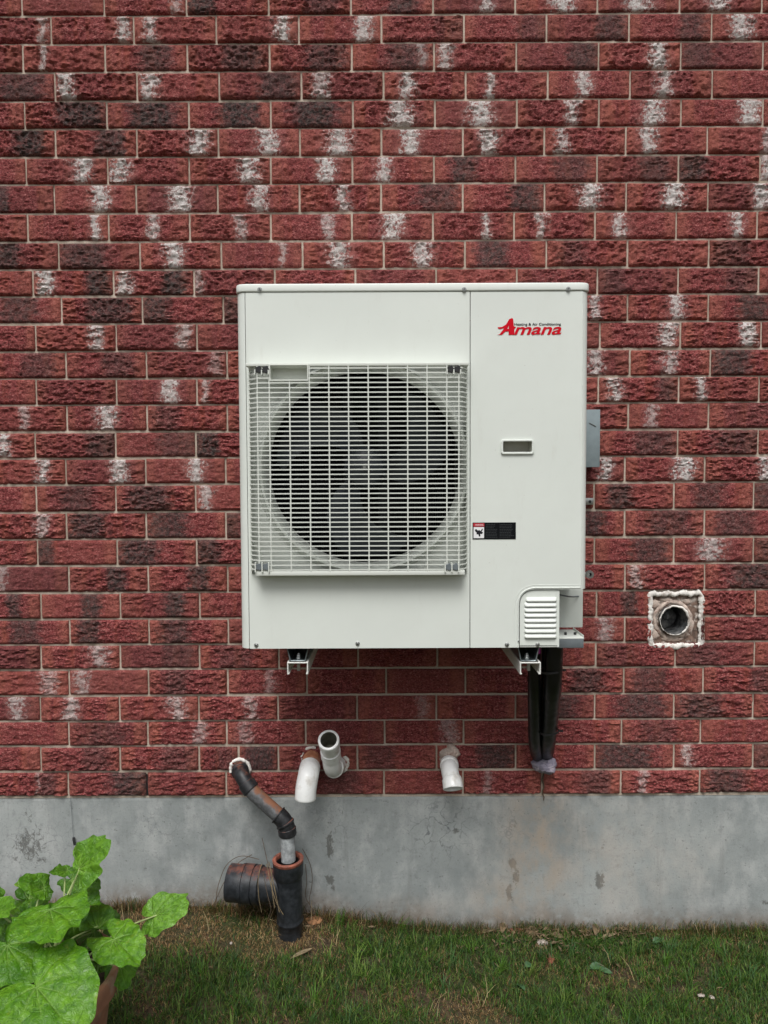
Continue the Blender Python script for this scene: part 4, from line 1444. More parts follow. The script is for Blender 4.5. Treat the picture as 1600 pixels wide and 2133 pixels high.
# ------------------------------------------------------------------ wall vent
def build_vent():
    x0, x1 = P(VENT[0], 1290, 0).x, P(VENT[1], 1290, 0).x
    z0, z1 = P(1407, VENT[3], 0).z, P(1407, VENT[2], 0).z
    root = empty('wall_vent', ((x0 + x1) / 2, 0, z0), 'square caulked opening with an open round duct in the bricks, right of the unit', 'vent')
    c = P(1402, 1291, 0)
    r = .001 * 1.58 * 29
    me = plate_mesh('plate', [[(x0 - .002, z0 - .002), (x1 + .002, z0 - .002), (x1 + .002, z1 + .002), (x0 - .002, z1 + .002)], circle2(c.x, c.z, r, 48)], .006, .006, .0005)
    link_mesh('plate', me, M['ventplate'], root)
    # lumpy old mortar left on the plate round the duct
    mb = MB()
    k, seg = 64, 8
    rings = []
    for i in range(k):
        a = 2 * math.pi * i / k
        rr = r + .0135 + .006 * noise.noise(Vector((math.cos(a) * 2, math.sin(a) * 2, 0)))
        th = .0055 * (1 + .5 * noise.noise(Vector((math.cos(a) * 5, math.sin(a) * 5, 3))))
        rings.append([(c.x + (rr + th * 1.4 * math.cos(b)) * math.cos(a), .006 + th * math.sin(b), c.z + (rr + th * 1.4 * math.cos(b)) * math.sin(a)) for b in [2 * math.pi * q / seg for q in range(seg)]])
    mb.rings(rings, closed=True)
    mb.build('mortar_ring', M['caulkgrey'], root, ang=70)
    random.seed(3)
    for (ax_, az_, w_, h_) in ((-.058, .052, .018, .014), (-.060, -.050, .020, .016), (.050, .060, .016, .010), (.062, -.02, .010, .026), (.0, -.066, .034, .008), (-.02, .066, .022, .007)):
        mb = MB(); k = 24; rings = []
        for j in range(4):
            t = j / 3
            rings.append([(c.x + ax_ + w_ * (1 - .8 * t * t) * math.cos(a) * (1 + .5 * noise.noise(Vector((math.cos(a) * 2, math.sin(a) * 2, ax_ * 90)))), .0062 - .005 * math.sin(t * 1.57),
                           c.z + az_ + h_ * (1 - .8 * t * t) * math.sin(a) * (1 + .5 * noise.noise(Vector((math.cos(a) * 2, math.sin(a) * 2, az_ * 90 + 4))))) for a in [2 * math.pi * q / k for q in range(k)]])
        mb.rings(rings, False, True)
        mb.build('mortar_smear', M['caulkgrey'], root, ang=80)
    # the duct with its bent silver edge
    mb = MB()
    pr = [(r + .001, .006), (r + .0015, -.012), (r + .0005, -.0135), (r - .001, -.012), (r - .001, .11)]
    k = 64
    rings = []
    for rr, yy in pr:
        ring = []
        for i in range(k):
            a = 2 * math.pi * i / k
            rag = .004 * noise.noise(Vector((math.cos(a) * 3, math.sin(a) * 3, 7))) + .0025 * noise.noise(Vector((math.cos(a) * 11, math.sin(a) * 11, 7)))
            ring.append((c.x + (rr + (rag if yy < 0 else 0)) * math.cos(a), yy + (rag * 1.5 if yy < 0 else 0), c.z + (rr + (rag if yy < 0 else 0)) * math.sin(a)))
        rings.append(ring)
    mb.rings(rings, False, True)
    mb.build('duct', M['ductmetal'], root, ang=70)
    mb = MB()
    rings = []
    for i in range(k):
        a = 2 * math.pi * i / k
        s_ = .5 + .5 * math.cos(a - math.radians(30))
        th = .0012 + .0028 * s_ + .0016 * noise.noise(Vector((math.cos(a) * 8, math.sin(a) * 8, 1)))
        rr = r + .0018 + .003 * noise.noise(Vector((math.cos(a) * 4, math.sin(a) * 4, 2)))
        rings.append([(c.x + (rr + th * math.cos(b)) * math.cos(a), -.012 + th * math.sin(b), c.z + (rr + th * math.cos(b)) * math.sin(a)) for b in [2 * math.pi * q / 8 for q in range(8)]])
    mb.rings(rings, closed=True)
    mb.build('duct_edge', M['caulk'], root, ang=70)
    # damper flap inside
    mb = MB()
    mb.rings([[(c.x - .006 + rr * math.cos(2 * math.pi * i / 32), yy - .012 * math.sin(2 * math.pi * i / 32), c.z - .004 + rr * math.sin(2 * math.pi * i / 32)) for i in range(32)] for rr, yy in ((.001, .040), (r * .55, .042), (r * .80, .050))], True)
    mb.build('damper', M['ductmetal'], root, ang=60)
    # caulk bead round the square
    mb = MB()
    b = .003
    cor = round_poly([(x0 - b, z0 - b), (x1 + b, z0 - b), (x1 + b, z1 + b), (x0 - b, z1 + b)], .014, 6)
    L = []
    for i in range(len(cor)):
        p0, p1 = Vector(cor[i]), Vector(cor[(i + 1) % len(cor)])
        n = max(1, int((p1 - p0).length / .003))
        for j in range(n): L.append(p0.lerp(p1, j / n))
    cc = Vector(((x0 + x1) / 2, (z0 + z1) / 2))
    rings = []
    for i, p in enumerate(L):
        d = (p - cc).normalized()
        w_ = .0090 * (1 + .55 * noise.noise(Vector((p.x * 50, p.y * 50, 2))) + .35 * noise.noise(Vector((p.x * 320, p.y * 320, 5))))
        h_ = .0062 * (1 + .45 * noise.noise(Vector((p.x * 150, p.y * 150, 9))))
        off = .006 * noise.noise(Vector((p.x * 40, p.y * 40, 5))) + .0025 * noise.noise(Vector((p.x * 170, p.y * 170, 8)))
        tn = (L[(i + 1) % len(L)] - L[i - 1]).normalized()
        nn = Vector((tn.y, -tn.x))
        rings.append([(p.x + nn.x * (off + w_ * math.cos(a)), -.002 - h_ * math.sin(a), p.y + nn.y * (off + w_ * math.cos(a))) for a in [2 * math.pi * q / 10 for q in range(10)]])
    mb.rings(rings, closed=True)
    mb.build('caulk_bead', M['caulk'], root, ang=80)
    mb = MB()
    mb.box((x0 - .001, .001, z0 - .001), (x1 + .001, .006, z0 + .005))
    return


build_vent()


# ------------------------------------------------------------------ pipes low on the wall
def lump_ring(px, py, r, th, mat, name, parent, arc=(0, 360), yy=-.001, ex=1.0, nz=.35):
    c = P(px, py, 0)
    mb = MB()
    k = 48
    full = arc[1] - arc[0] >= 360
    rings = []
    for i in range(k if full else k + 1):
        a = math.radians(arc[0] + (arc[1] - arc[0]) * i / k)
        t_ = th * (1 + nz * noise.noise(Vector((math.cos(a) * 5, math.sin(a) * 5, px))))
        rr = r * (1 + .06 * noise.noise(Vector((math.cos(a) * 2, math.sin(a) * 2, py))))
        rings.append([(c.x + (rr + t_ * math.cos(b)) * math.cos(a) * ex, yy + t_ * math.sin(b), c.z + (rr + t_ * math.cos(b)) * math.sin(a)) for b in [2 * math.pi * q / 10 for q in range(10)]])
    mb.rings(rings, not full, not full, closed=full)
    return mb.build(name, M[mat], parent, ang=80)


def lump_patch(px, py, w_, h_, th, mat, name, parent):
    c = P(px, py, 0)
    mb = MB()
    k = 36
    rings = []
    for j in range(6):
        t = j / 5
        rr = 1 - .8 * t * t
        ring = []
        for i in range(k):
            a = 2 * math.pi * i / k
            n_ = 1 + .35 * noise.noise(Vector((math.cos(a) * 2.5, math.sin(a) * 2.5, px + t)))
            ring.append((c.x + w_ * rr * n_ * math.cos(a), .003 - th * math.sin(t * math.pi / 2), c.z + h_ * rr * n_ * math.sin(a)))
        rings.append(ring)
    mb.rings(rings, False, True)
    return mb.build(name, M[mat], parent, ang=80)


def open_end(p_, st, R, wall_, depth, at_end=True):
    """stations that turn in over the rim and go back inside"""
    L = p_.len
    return st + [(L + .0008, R - .0008), (L + .0008, R - wall_ + .0006), (L, R - wall_)] + [(L - depth * i / 5, R - wall_) for i in range(1, 6)]


def build_pipes():
    # left white elbow
    e = P(655, 1580, 0)
    root = empty('vent_elbow', (e.x, 0, e.z), 'white plastic elbow pointing straight down, left of the open upturned one', 'pipe', 'white vent pipes under the unit')
    pts = [P(651, 1573, .02), P(643, 1611, -.100), P(637, 1645, -.122), P(636, 1664, -.125)]
    p_ = Path(pts, .046, 12)
    R = .0335
    mb = MB()
    t0 = .080
    st = [(t, R) for t in p_.ts(t0, p_.len, .005)]
    st = [(t0, R - .004), (t0, R - .001)] + st
    p_.sweep(mb, open_end(p_, st, R, .004, .08), 40)
    mb.build('elbow', M['pvc'], root, ang=50)
    mb = MB()
    p_.sweep(mb, [(t, R - .004) for t in p_.ts(-.01, t0 + .004, .005)], 40)
    mb.build('stained_stub', M['primer'], root, ang=50)
    lump_ring(651, 1577, R + .001, .0045, 'caulk', 'caulk_ring', root, (70, 215), -.004)
    # open upturned trap
    e = P(704, 1592, 0)
    root = empty('vent_elbow', (e.x, 0, e.z), 'white plastic pipe with its open grey mouth turned towards the viewer', 'pipe', 'white vent pipes under the unit')
    pts = [P(706, 1588, .02), P(692, 1604, -.080), P(689, 1566, -.115), P(684.5, 1541, -.175)]
    p_ = Path(pts, .040, 12)
    L = p_.len
    R = .0285
    mb = MB()
    st = collar_stations(p_, R, [(L - .105, L - .072, R + .0035), (L - .034, L, R + .0045), (.045, .080, R + .004)])
    Re = R + .0045
    st = [s_ for s_ in st if s_[0] < L - .002] + [(L - .001, Re)]
    p_.sweep(mb, st + [(L, Re - .001), (L, Re - .0075)], 40)
    mb.build('trap', M['pvc'], root, ang=50)
    mb = MB()
    p_.sweep(mb, [(L - .0003, Re - .0075)] + [(L - .01 * i, Re - .0078) for i in range(1, 9)], 40, False, True)
    mb.build('mouth', M['pvcin'], root, ang=50)
    lump_ring(706, 1590, R + .002, .006, 'caulk', 'caulk_ring', root, (-100, 80))
    # right white pipe
    e = P(935, 1585, 0)
    root = empty('vent_elbow', (e.x, 0, e.z), 'white plastic pipe with a flared end pointing down, right of the other two', 'pipe', 'white vent pipes under the unit')
    pts = [P(936, 1577, .02), P(936, 1604, -.065), P(942, 1626, -.095), P(944, 1643, -.110)]
    p_ = Path(pts, .035, 12)
    L = p_.len
    R = .0275
    mb = MB()
    st = collar_stations(p_, R, [(.045, .062, R + .003)], .040)
    st = [s_ for s_ in st if s_[0] < L - .036] + [(L - .034, R), (L - .030, R + .0042)] + [(t, R + .0045) for t in p_.ts(L - .026, L, .006)]
    p_.sweep(mb, open_end(p_, st, R + .0045, .004, .07), 40)
    mb.build('pipe', M['pvc'], root, ang=50)
    mb = MB(); p_.sweep(mb, [(t, R - .002) for t in p_.ts(-.01, .045, .006)], 32)
    mb.build('stained_stub', M['primer'], root)
    lump_patch(936, 1570, .036, .030, .022, 'caulkgrey', 'mortar_patch', root)
    lump_ring(935, 1576, .034, .005, 'caulk', 'caulk_ring', root, (10, 70))

    # black condensate pipe
    e = P(501, 1600, 0)
    root = empty('drain_hose', (e.x, 0, e.z), 'thin black plastic pipe slanting from the bricks down into the open drain', 'pipe')
    pts = [P(503, 1600, .02), P(499, 1608, -.060), P(524, 1648, -.085), P(598, 1714, -.115), P(601, 1792, -.118)]
    p_ = Path(pts, .030, 10)
    L = p_.len
    R = .0235
    # lengths at which the pieces change
    cum = [0]
    for i in range(1, len(pts)): cum.append(cum[-1] + (pts[i] - pts[i - 1]).length)
    s1 = cum[2] - .006
    s2 = cum[3] - .040
    s3 = cum[3] + .012
    f = L / cum[-1]
    s1, s2, s3 = s1 * f, s2 * f, s3 * f
    mb = MB()
    p_.sweep(mb, collar_stations(p_, R + .001, [(.052, .070, R + .0045), (s1 - .030, s1, R + .0045)], 0, s1), 32, True, True)
    mb.build('elbow', M['abs'], root, ang=50)
    mb = MB(); p_.sweep(mb, [(t, R) for t in p_.ts(s1 - .002, s2 + .002, .01)], 32)
    mb.build('pipe', M['absgrey'], root)
    mb = MB()
    p_.sweep(mb, collar_stations(p_, R + .0035, [(s2, s2 + .005, R + .006), (s3 - .016, s3 - .010, R + .0065), (s3 + .002, s3 + .022, R + .0055)], s2, s3 + .024), 32, True, True)
    mb.build('elbow', M['abs'], root, ang=50)
    mb = MB(); p_.sweep(mb, [(t, R - .0005) for t in p_.ts(s3 + .02, L, .01)], 32, True, True)
    mb.build('pipe', M['greypipe'], root)
    lump_ring(501, 1600, R + .008, .0062, 'caulk', 'caulk_ring', root, (-30, 200), -.004)
    mb = MB(); q = P(501, 1600, 0)
    mb.rings([[(q.x + r_ * math.cos(2 * math.pi * i / 32), yy, q.z + r_ * math.sin(2 * math.pi * i / 32)) for i in range(32)] for r_, yy in ((R + .0005, -.006), (R + .009, -.002))])
    mb.build('rusty_collar', M['primer'], root)

    # big black drain standing in the ground, with its side branch
    yd = -.118
    top, bot = P(600, 1788, yd), P(606, 1945, yd)
    root = empty('drain_pipe', (bot.x, yd, bot.z - .03), 'wide black drain standing open in the grass with a thick ribbed side branch', 'drain')
    p_ = Path([bot - Vector((0, 0, .05)), top])
    L = p_.len
    R = .041
    mb = MB()
    st = [(0, R - .004), (.052, R - .004), (.090, R - .002), (.094, R + .002), (.099, R + .002), (.103, R - .001)]
    st += [(t, R + (t - .1) * .012) for t in p_.ts(.11, L - .062, .02)] + [(L - .055, R + .003), (L - .050, R + .0065), (L - .010, R + .0075)]
    p_.sweep(mb, st, 40, True, False)
    mb.build('standpipe', M['drain'], root, ang=50)
    mb = MB()
    Rt = R + .0078
    p_.sweep(mb, [(L - .010, Rt - .001), (L - .009, Rt), (L - .001, Rt + .0008), (L, Rt - .0005), (L, Rt - .0095), (L - .002, Rt - .0105), (L - .012, Rt - .0112)], 40)
    mb.build('rim', M['rust'], root, ang=40)
    mb = MB()
    p_.sweep(mb, [(L - .012, Rt - .0113)] + [(L - .02 * i, Rt - .012) for i in range(1, 8)], 40, False, True)
    mb.build('inner_wall', M['black'], root, ang=40)
    a, b = P(478, 1838, -.085), P(580, 1846, -.105)
    p_ = Path([a, b])
    L = p_.len
    R = .0565
    mb = MB()
    st = [(.03, R - .008), (0.002, R - .007), (0, R - .005), (0, R - .001), (.0012, R)]
    st += [(.042, R), (.043, R + .003), (.052, R + .003), (.053, R - .001), (.054, R + .003), (.083, R + .003), (.084, R - .001), (.087, R - .001), (.088, R + .002), (.106, R + .002), (.108, R - .004), (.125, R - .004), (L + .012, R - .012)]
    p_.sweep(mb, st, 44, True, True)
    mb.build('side_branch', M['drain'], root, ang=40)
    # dead vine stems wound round the drain
    V = empty('dead_vine', P(560, 1890, -.16), 'thin dry brown stems tangled round the black drain', 'dry stems')
    for pts, mt in (([(556, 1800, -.17), (563, 1840, -.175), (575, 1880, -.18), (590, 1905, -.17)], 'straw'),
                    ([(560, 1795, -.165), (572, 1850, -.18), (582, 1900, -.18)], 'straw'),
                    ([(548, 1815, -.17), (556, 1860, -.18), (566, 1895, -.18), (560, 1910, -.17)], 'wire'),
                    ([(566, 1810, -.16), (566, 1850, -.18), (572, 1890, -.18)], 'straw'),
                    ([(540, 1790, -.02), (500, 1780, -.01), (470, 1800, -.012), (452, 1850, -.02), (448, 1890, -.03)], 'wire'),
                    ([(546, 1745, -.01), (556, 1790, -.02), (566, 1830, -.14)], 'wire'),
                    ([(545, 1800, -.165), (537, 1830, -.175), (539, 1872, -.165), (545, 1900, -.15)], 'straw'),
                    ([(630, 1768, -.01), (648, 1800, -.012), (652, 1840, -.02), (642, 1880, -.03), (655, 1905, -.04)], 'wire'),
                    ([(636, 1800, -.012), (640, 1840, -.03), (634, 1865, -.05), (648, 1890, -.05)], 'wire'),
                    ([(445, 1885, -.02), (465, 1840, -.02), (490, 1800, -.02), (525, 1780, -.012)], 'wire')):
        wire('stem', [P(*q) for q in pts], .0011 if mt == 'wire' else .0014, M[mt], V, .03, 6)
    # small dark anchor with its thread on the concrete
    q = P(154, 1752, 0)
    V = empty('wall_hook', q, 'small dark metal hook with a thin wire on the concrete above the leafy plant', 'hook')
    wire('wire', [P(147, 1660, -.001), P(150, 1700, -.001), P(153, 1746, -.004)], .0006, M['slate'], V, .02, 5)
    mb = MB()
    p_ = Path([P(153.5, 1746, .0), P(153.5, 1748, -.012), P(156, 1760, -.014)], .004, 4)
    p_.sweep(mb, [(t, .0042) for t in p_.ts(0, p_.len, .004)], 10, True, True)
    mb.build('hook', M['black'], V)


build_pipes()


# ------------------------------------------------------------------ potted plant
def leaf_mesh(J, T, hw, back, up_hint, seed, tone=0.0, fold=.10, curl=.16):
    """heart-shaped ruffled leaf: stalk junction J, tip T, half width hw, lobes reaching back behind J"""
    ax = (T - J)
    Lg = ax.length
    ax.normalize()
    side = ax.cross(up_hint).normalized()
    nrm = side.cross(ax).normalized()
    nr, na = 18, 104
    vs, vein = [], []
    va = [0, .55, -.55, 1.15, -1.15, 1.95, -1.95]
    for i in range(nr + 1):
        s = i / nr
        for k in range(na):
            a = -math.pi + 2 * math.pi * k / na
            c, sn = math.cos(a), math.sin(a)
            back_cut = 1 - .93 * sm(2.55, 3.14, abs(a))
            r_ = back_cut * (1 - .10 * sm(.25, .9, abs(a)) + .08 * math.exp(-(abs(a) - 1.3) ** 2 * 6))
            r_ *= 1 + .045 * math.sin(a * 6 + seed) + .030 * math.sin(a * 13 + seed * 3) + .05 * noise.noise(Vector((c * 3, sn * 3, seed)))
            r = r_ * s
            x = r * c * (Lg if c > 0 else back)
            yv = r * sn * hw
            dv = 9
            for v_ in va:
                vc = v_ * (1.10 - .28 * s) if v_ else .05 * math.sin(s * 3 + seed)
                d = abs(a - vc)
                ln = math.hypot(x, yv)
                w0 = .00105 * (1.35 - s) * (1.5 if v_ == 0 else 1)
                dv = min(dv, d * ln / w0)
            vn = math.exp(-dv * dv * .5) * (1 - .75 * s)
            pl = min([abs(a - v_ * (1.10 - .28 * s)) for v_ in va])
            S_ = .5 * (Lg + hw)
            puff = .10 * S_ * s * (1 - s * .5) * min(1, pl / .28) * .6
            ruf = .055 * S_ * s ** 2.6 * (math.sin(a * 4 + seed * 2) + .5 * math.sin(a * 9 + seed * 5))
            bend = -curl * S_ * (r * r) * (.5 + .5 * max(0, c)) + fold * S_ * abs(sn) * r
            small = .007 * s * noise.noise(Vector((x * 38, yv * 38, seed))) + .0018 * noise.noise(Vector((x * 110, yv * 110, seed)))
            vs.append(J + ax * x + side * yv + nrm * (puff + ruf + bend + small))
            vein.append(vn)
    fs = []
    for i in range(nr):
        for k in range(na):
            a0, a1 = i * na + k, i * na + (k + 1) % na
            if i == 0: fs.append((0, a1 + na, a0 + na))
            else: fs.append((a0, a1, a1 + na, a0 + na))
    me = bpy.data.meshes.new('leaf')
    me.from_pydata(vs, [], fs)
    at = me.attributes.new('vein', 'FLOAT', 'POINT'); at.data.foreach_set('value', np.array(vein, dtype=np.float32))
    at = me.attributes.new('tone', 'FLOAT', 'POINT'); at.data.foreach_set('value', np.full(len(vs), tone, dtype=np.float32))
    return me


def build_plant():
    yp = -.75
    rc = P(92, 2028, yp)
    g0 = gh(rc.x, yp)
    R = .156
    root = empty('potted_plant', (rc.x, yp, g0), 'broad-leaved green plant in a terracotta pot on the lawn', 'potted plant')
    zt = rc.z
    k = 64
    prof = [(R * .62, g0 - .01), (R * .66, g0 + .02), (R * .90, zt - .060), (R * .92, zt - .052), (R + .002, zt - .050), (R + .004, zt - .042), (R + .006, zt - .006), (R + .003, zt), (R - .008, zt), (R - .011, zt - .004), (R - .016, zt - .05)]
    mb = MB()
    mb.rings([[(rc.x + r * math.cos(2 * math.pi * i / k), yp + r * math.sin(2 * math.pi * i / k), z) for i in range(k)] for r, z in prof], True, False)
    mb.build('pot', M['terracotta'], root, ang=40)
    mb = MB()
    rings = []
    for j in range(8):
        r = (R - .013) * j / 7 + .0005
        rings.append([(rc.x + r * math.cos(2 * math.pi * i / 48), yp + r * math.sin(2 * math.pi * i / 48), zt - .03 + .006 * noise.noise(Vector((r * 60 * math.cos(2 * math.pi * i / 48), r * 60 * math.sin(2 * math.pi * i / 48), 0)))) for i in range(48)])
    mb.rings(rings, True)
    mb.build('soil', M['potsoil'], root, ang=80)
    up = Vector((0, -.55, .83))
    # junction px, tip px, half width px, back px, depth at junction, depth at tip, tone
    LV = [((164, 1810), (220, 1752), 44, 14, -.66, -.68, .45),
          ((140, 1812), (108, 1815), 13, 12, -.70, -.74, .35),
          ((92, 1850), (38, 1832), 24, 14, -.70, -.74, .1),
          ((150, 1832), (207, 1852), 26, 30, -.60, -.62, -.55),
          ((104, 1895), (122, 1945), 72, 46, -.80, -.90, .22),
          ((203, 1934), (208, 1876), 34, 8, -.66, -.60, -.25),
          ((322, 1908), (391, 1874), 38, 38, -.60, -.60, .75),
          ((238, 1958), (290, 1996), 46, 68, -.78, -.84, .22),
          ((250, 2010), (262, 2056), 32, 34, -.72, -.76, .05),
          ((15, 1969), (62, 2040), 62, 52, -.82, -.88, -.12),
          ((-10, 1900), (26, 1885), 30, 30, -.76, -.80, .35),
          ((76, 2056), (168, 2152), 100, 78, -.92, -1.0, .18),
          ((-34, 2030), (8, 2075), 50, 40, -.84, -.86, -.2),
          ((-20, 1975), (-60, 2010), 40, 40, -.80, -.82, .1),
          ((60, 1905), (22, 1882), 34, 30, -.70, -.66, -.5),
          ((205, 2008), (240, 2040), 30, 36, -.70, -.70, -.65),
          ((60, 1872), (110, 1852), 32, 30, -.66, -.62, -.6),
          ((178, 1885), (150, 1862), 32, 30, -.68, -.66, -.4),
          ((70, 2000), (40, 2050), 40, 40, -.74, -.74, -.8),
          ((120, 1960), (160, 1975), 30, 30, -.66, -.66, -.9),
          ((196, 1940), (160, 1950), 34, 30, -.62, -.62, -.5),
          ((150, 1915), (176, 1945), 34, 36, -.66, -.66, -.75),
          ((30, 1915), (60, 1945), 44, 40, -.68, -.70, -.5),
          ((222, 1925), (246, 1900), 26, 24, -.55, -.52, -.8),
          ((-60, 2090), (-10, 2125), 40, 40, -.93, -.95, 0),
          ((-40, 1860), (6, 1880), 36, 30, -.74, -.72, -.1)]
    for i, (j, t, hwp, bkp, yj, yt, tone) in enumerate(LV):
        J, T = P(*j, yj), P(*t, yt)
        mpp = (J - CAM).dot(F_) / FPX
        uh = ((CAM - J).normalized() * .75 + Vector((0, 0, .45))).normalized()
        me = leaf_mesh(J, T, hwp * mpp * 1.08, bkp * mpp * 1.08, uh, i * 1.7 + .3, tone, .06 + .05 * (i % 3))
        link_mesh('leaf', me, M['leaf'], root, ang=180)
        basep = Vector((rc.x + .045 * math.sin(i * 2.1), yp + .045 * math.cos(i * 1.7), zt - .035))
        midp = basep.lerp(J, .55) + Vector((0, 0, .04))
        if i == 6: midp = P(250, 1935, -.66)
        p_ = Path([basep, midp, J + (J - T).normalized() * -.006 - Vector(uh).normalized() * .002], .08, 8)
        mb = MB()
        p_.sweep(mb, [(tt, .0030 - .0012 * tt / p_.len) for tt in p_.ts(0, p_.len, .012)], 8, True, True)
        mb.build('stem', M['stem'] if i != 12 else M['stem'], root)


build_plant()


# ------------------------------------------------------------------ lawn
def build_grass():
    def field(x, y, s, o):
        return noise.noise(Vector((x * s + o, y * s - o, o)))
    verts, faces, cols = [], [], []
    V = []
    GREENS = np.array([(.038, .100, .009), (.065, .145, .014), (.018, .050, .007), (.12, .185, .034), (.05, .115, .034)])
    BROWNS = np.array([(.30, .20, .080), (.19, .115, .045), (.42, .30, .15), (.12, .080, .034), (.26, .13, .060)])

    def dryness(x, y):
        d = .20 + .65 * max(0, field(x, y, 2.6, 3)) + .55 * field(x, y, 7, 11)
        # the worn strip near the pipes and below the plant
        left = 1 - sm(-.30, -.02, x)
        d += .75 * left * sm(-.30, -.09, y)
        d += .35 * sm(-.07, -.01, y)
        d += .45 * math.exp(-((x + .47) / .28) ** 2 - ((y + .17) / .07) ** 2)
        d += .4 * math.exp(-((x - .50) / .16) ** 2 - ((y + .02) / .03) ** 2)
        return d

    def blade(x, y, h, wd, lean, la, col, base=None, z=None, curve=1.0):
        z0 = gh(x, y) - .003 if z is None else z
        fx, fy = math.cos(la), math.sin(la)
        px_, py_ = -fy, fx
        b = len(verts)
        for (t, wk) in ((0, 1), (.5, .8), (.85, .45)):
            off = lean * h * (t ** (1 + curve * .7))
            zz = z0 + h * t * math.sqrt(max(.05, 1 - (lean * t) ** 2 * .7))
            cx, cy = x + fx * off, y + fy * off
            cy = min(cy, .0)
            verts.append((cx - px_ * wd * wk / 2, min(cy - py_ * wd * wk / 2, .001), zz)); verts.append((cx + px_ * wd * wk / 2, min(cy + py_ * wd * wk / 2, .001), zz))
        off = lean * h
        verts.append((x + fx * off, min(y + fy * off, .0), z0 + h * math.sqrt(max(.05, 1 - lean ** 2 * .7))))
        faces.append((b, b + 1, b + 3, b + 2)); faces.append((b + 2, b + 3, b + 5, b + 4)); faces.append((b + 4, b + 5, b + 6))
        for k in range(7):
            f = (.50 if k < 2 else .85 if k < 4 else 1.0)
            cols.append((col[0], col[1], col[2], 1))

    def scatter(n, xa, xb, ya, yb, hs, ws):
        for _ in range(n):
            x, y = random.uniform(xa, xb), random.uniform(ya, yb)
            d = dryness(x, y)
            clump = field(x, y, 13, 20)
            if clump < -.22 and random.random() < .6: continue
            dry = random.random() < min(.96, max(.08, d))
            col = (BROWNS if dry else GREENS)[random.randrange(5)] * random.uniform(.75, 1.3)
            h = hs * random.uniform(.45, 1.15) * (1 + .35 * clump) * (.62 if dry else 1) * (1 - .35 * min(1, max(0, d)))
            blade(x, y, h, ws * random.uniform(.7, 1.3), random.uniform(.45, .98) if not dry else random.uniform(.5, .99), random.uniform(0, 6.283), col)
    random.seed(21)
    scatter(110000, -1.55, 1.55, -.62, -.002, .034, .0017)
    scatter(42000, -2.6, 2.6, -2.1, -.60, .048, .0034)
    for _ in range(9000):                      # taller fringe against the concrete
        x = random.uniform(-1.4, 1.4); y = -abs(random.gauss(0, .022)) - .003
        if field(x, 0, 9, 31) < -.15 and random.random() < .75: continue
        dry = random.random() < (.75 if x < -.1 else .42)
        col = (BROWNS if dry else GREENS)[random.randrange(5)] * random.uniform(.45, 1.0)
        blade(x, y, random.uniform(.018, .052), .0015, random.uniform(.2, .9), random.uniform(0, 6.283), col)
    for _ in range(420):                       # coarser tufts
        tx, ty = random.uniform(-1.1, 1.4), random.uniform(-.55, -.03)
        if dryness(tx, ty) > .55: continue
        cc = GREENS[random.randrange(5)] * random.uniform(.8, 1.4); la = random.uniform(0, 6.283)
        for _k in range(random.randrange(4, 11)):
            blade(tx + random.gauss(0, .005), ty + random.gauss(0, .005), random.uniform(.035, .065), .0024, random.uniform(.4, .95), la + random.gauss(0, .9), cc * random.uniform(.8, 1.2))
    for _ in range(330):                       # straw lying in the worn patches
        tx, ty = random.uniform(-1.0, 1.4), random.uniform(-.5, -.01)
        if dryness(tx, ty) < .5: continue
        blade(tx, ty, random.uniform(.03, .07), .0016, .99, random.uniform(0, 6.283), np.array((.50, .38, .20)) * random.uniform(.5, 1.1), z=gh(tx, ty) + random.uniform(.004, .02))
    scatter(9000, -2.6, -1.5, -.6, -.002, .045, .004)
    scatter(9000, 1.5, 2.6, -.6, -.002, .045, .004)
    me = bpy.data.meshes.new('grass')
    me.from_pydata(verts, [], faces)
    ca = me.color_attributes.new('tint', 'FLOAT_COLOR', 'POINT')
    ca.data.foreach_set('color', np.array(cols, dtype=np.float32).ravel())
    o = link_mesh('grass', me, M['blade'], origin=(0, 0, 0), smooth=False)
    tag(o, 'short patchy green lawn with brown dry spots below the concrete', 'grass', None, 'stuff')
    print('grass tris', len(faces) * 5 // 3)
    # seed stalks against the concrete
    verts.clear(); faces.clear(); cols.clear()
    for _ in range(330):
        x = random.choice((random.uniform(-.35, .35), random.uniform(-1.3, 1.4), random.uniform(-.25, .35)))
        y = random.uniform(-.045, -.004)
        col = np.array((.075, .060, .038)) * random.uniform(.6, 1.6)
        blade(x, y, random.uniform(.03, .085), .0012, random.uniform(.1, .7), random.choice((0, math.pi)) + random.uniform(-.5, .5), col)
    me = bpy.data.meshes.new('dry_stalks')
    me.from_pydata(verts, [], faces)
    ca = me.color_attributes.new('tint', 'FLOAT_COLOR', 'POINT')
    ca.data.foreach_set('color', np.array(cols, dtype=np.float32).ravel())
    o = link_mesh('dry_stalks', me, M['blade'], origin=(0, 0, 0), smooth=False)
    tag(o, 'thin dry grass stalks standing against the foot of the concrete', 'grass', None, 'stuff')


build_grass()


# ------------------------------------------------------------------ litter on the lawn
def on_ground(px, py):
    d = F_ + RT * ((px - CX) / FPX) + UP * ((CY - py) / FPX)
    z = .012
    p = CAM + d * ((z - CAM.z) / d.z)
    p.z = gh(p.x, p.y) + .004
    return p


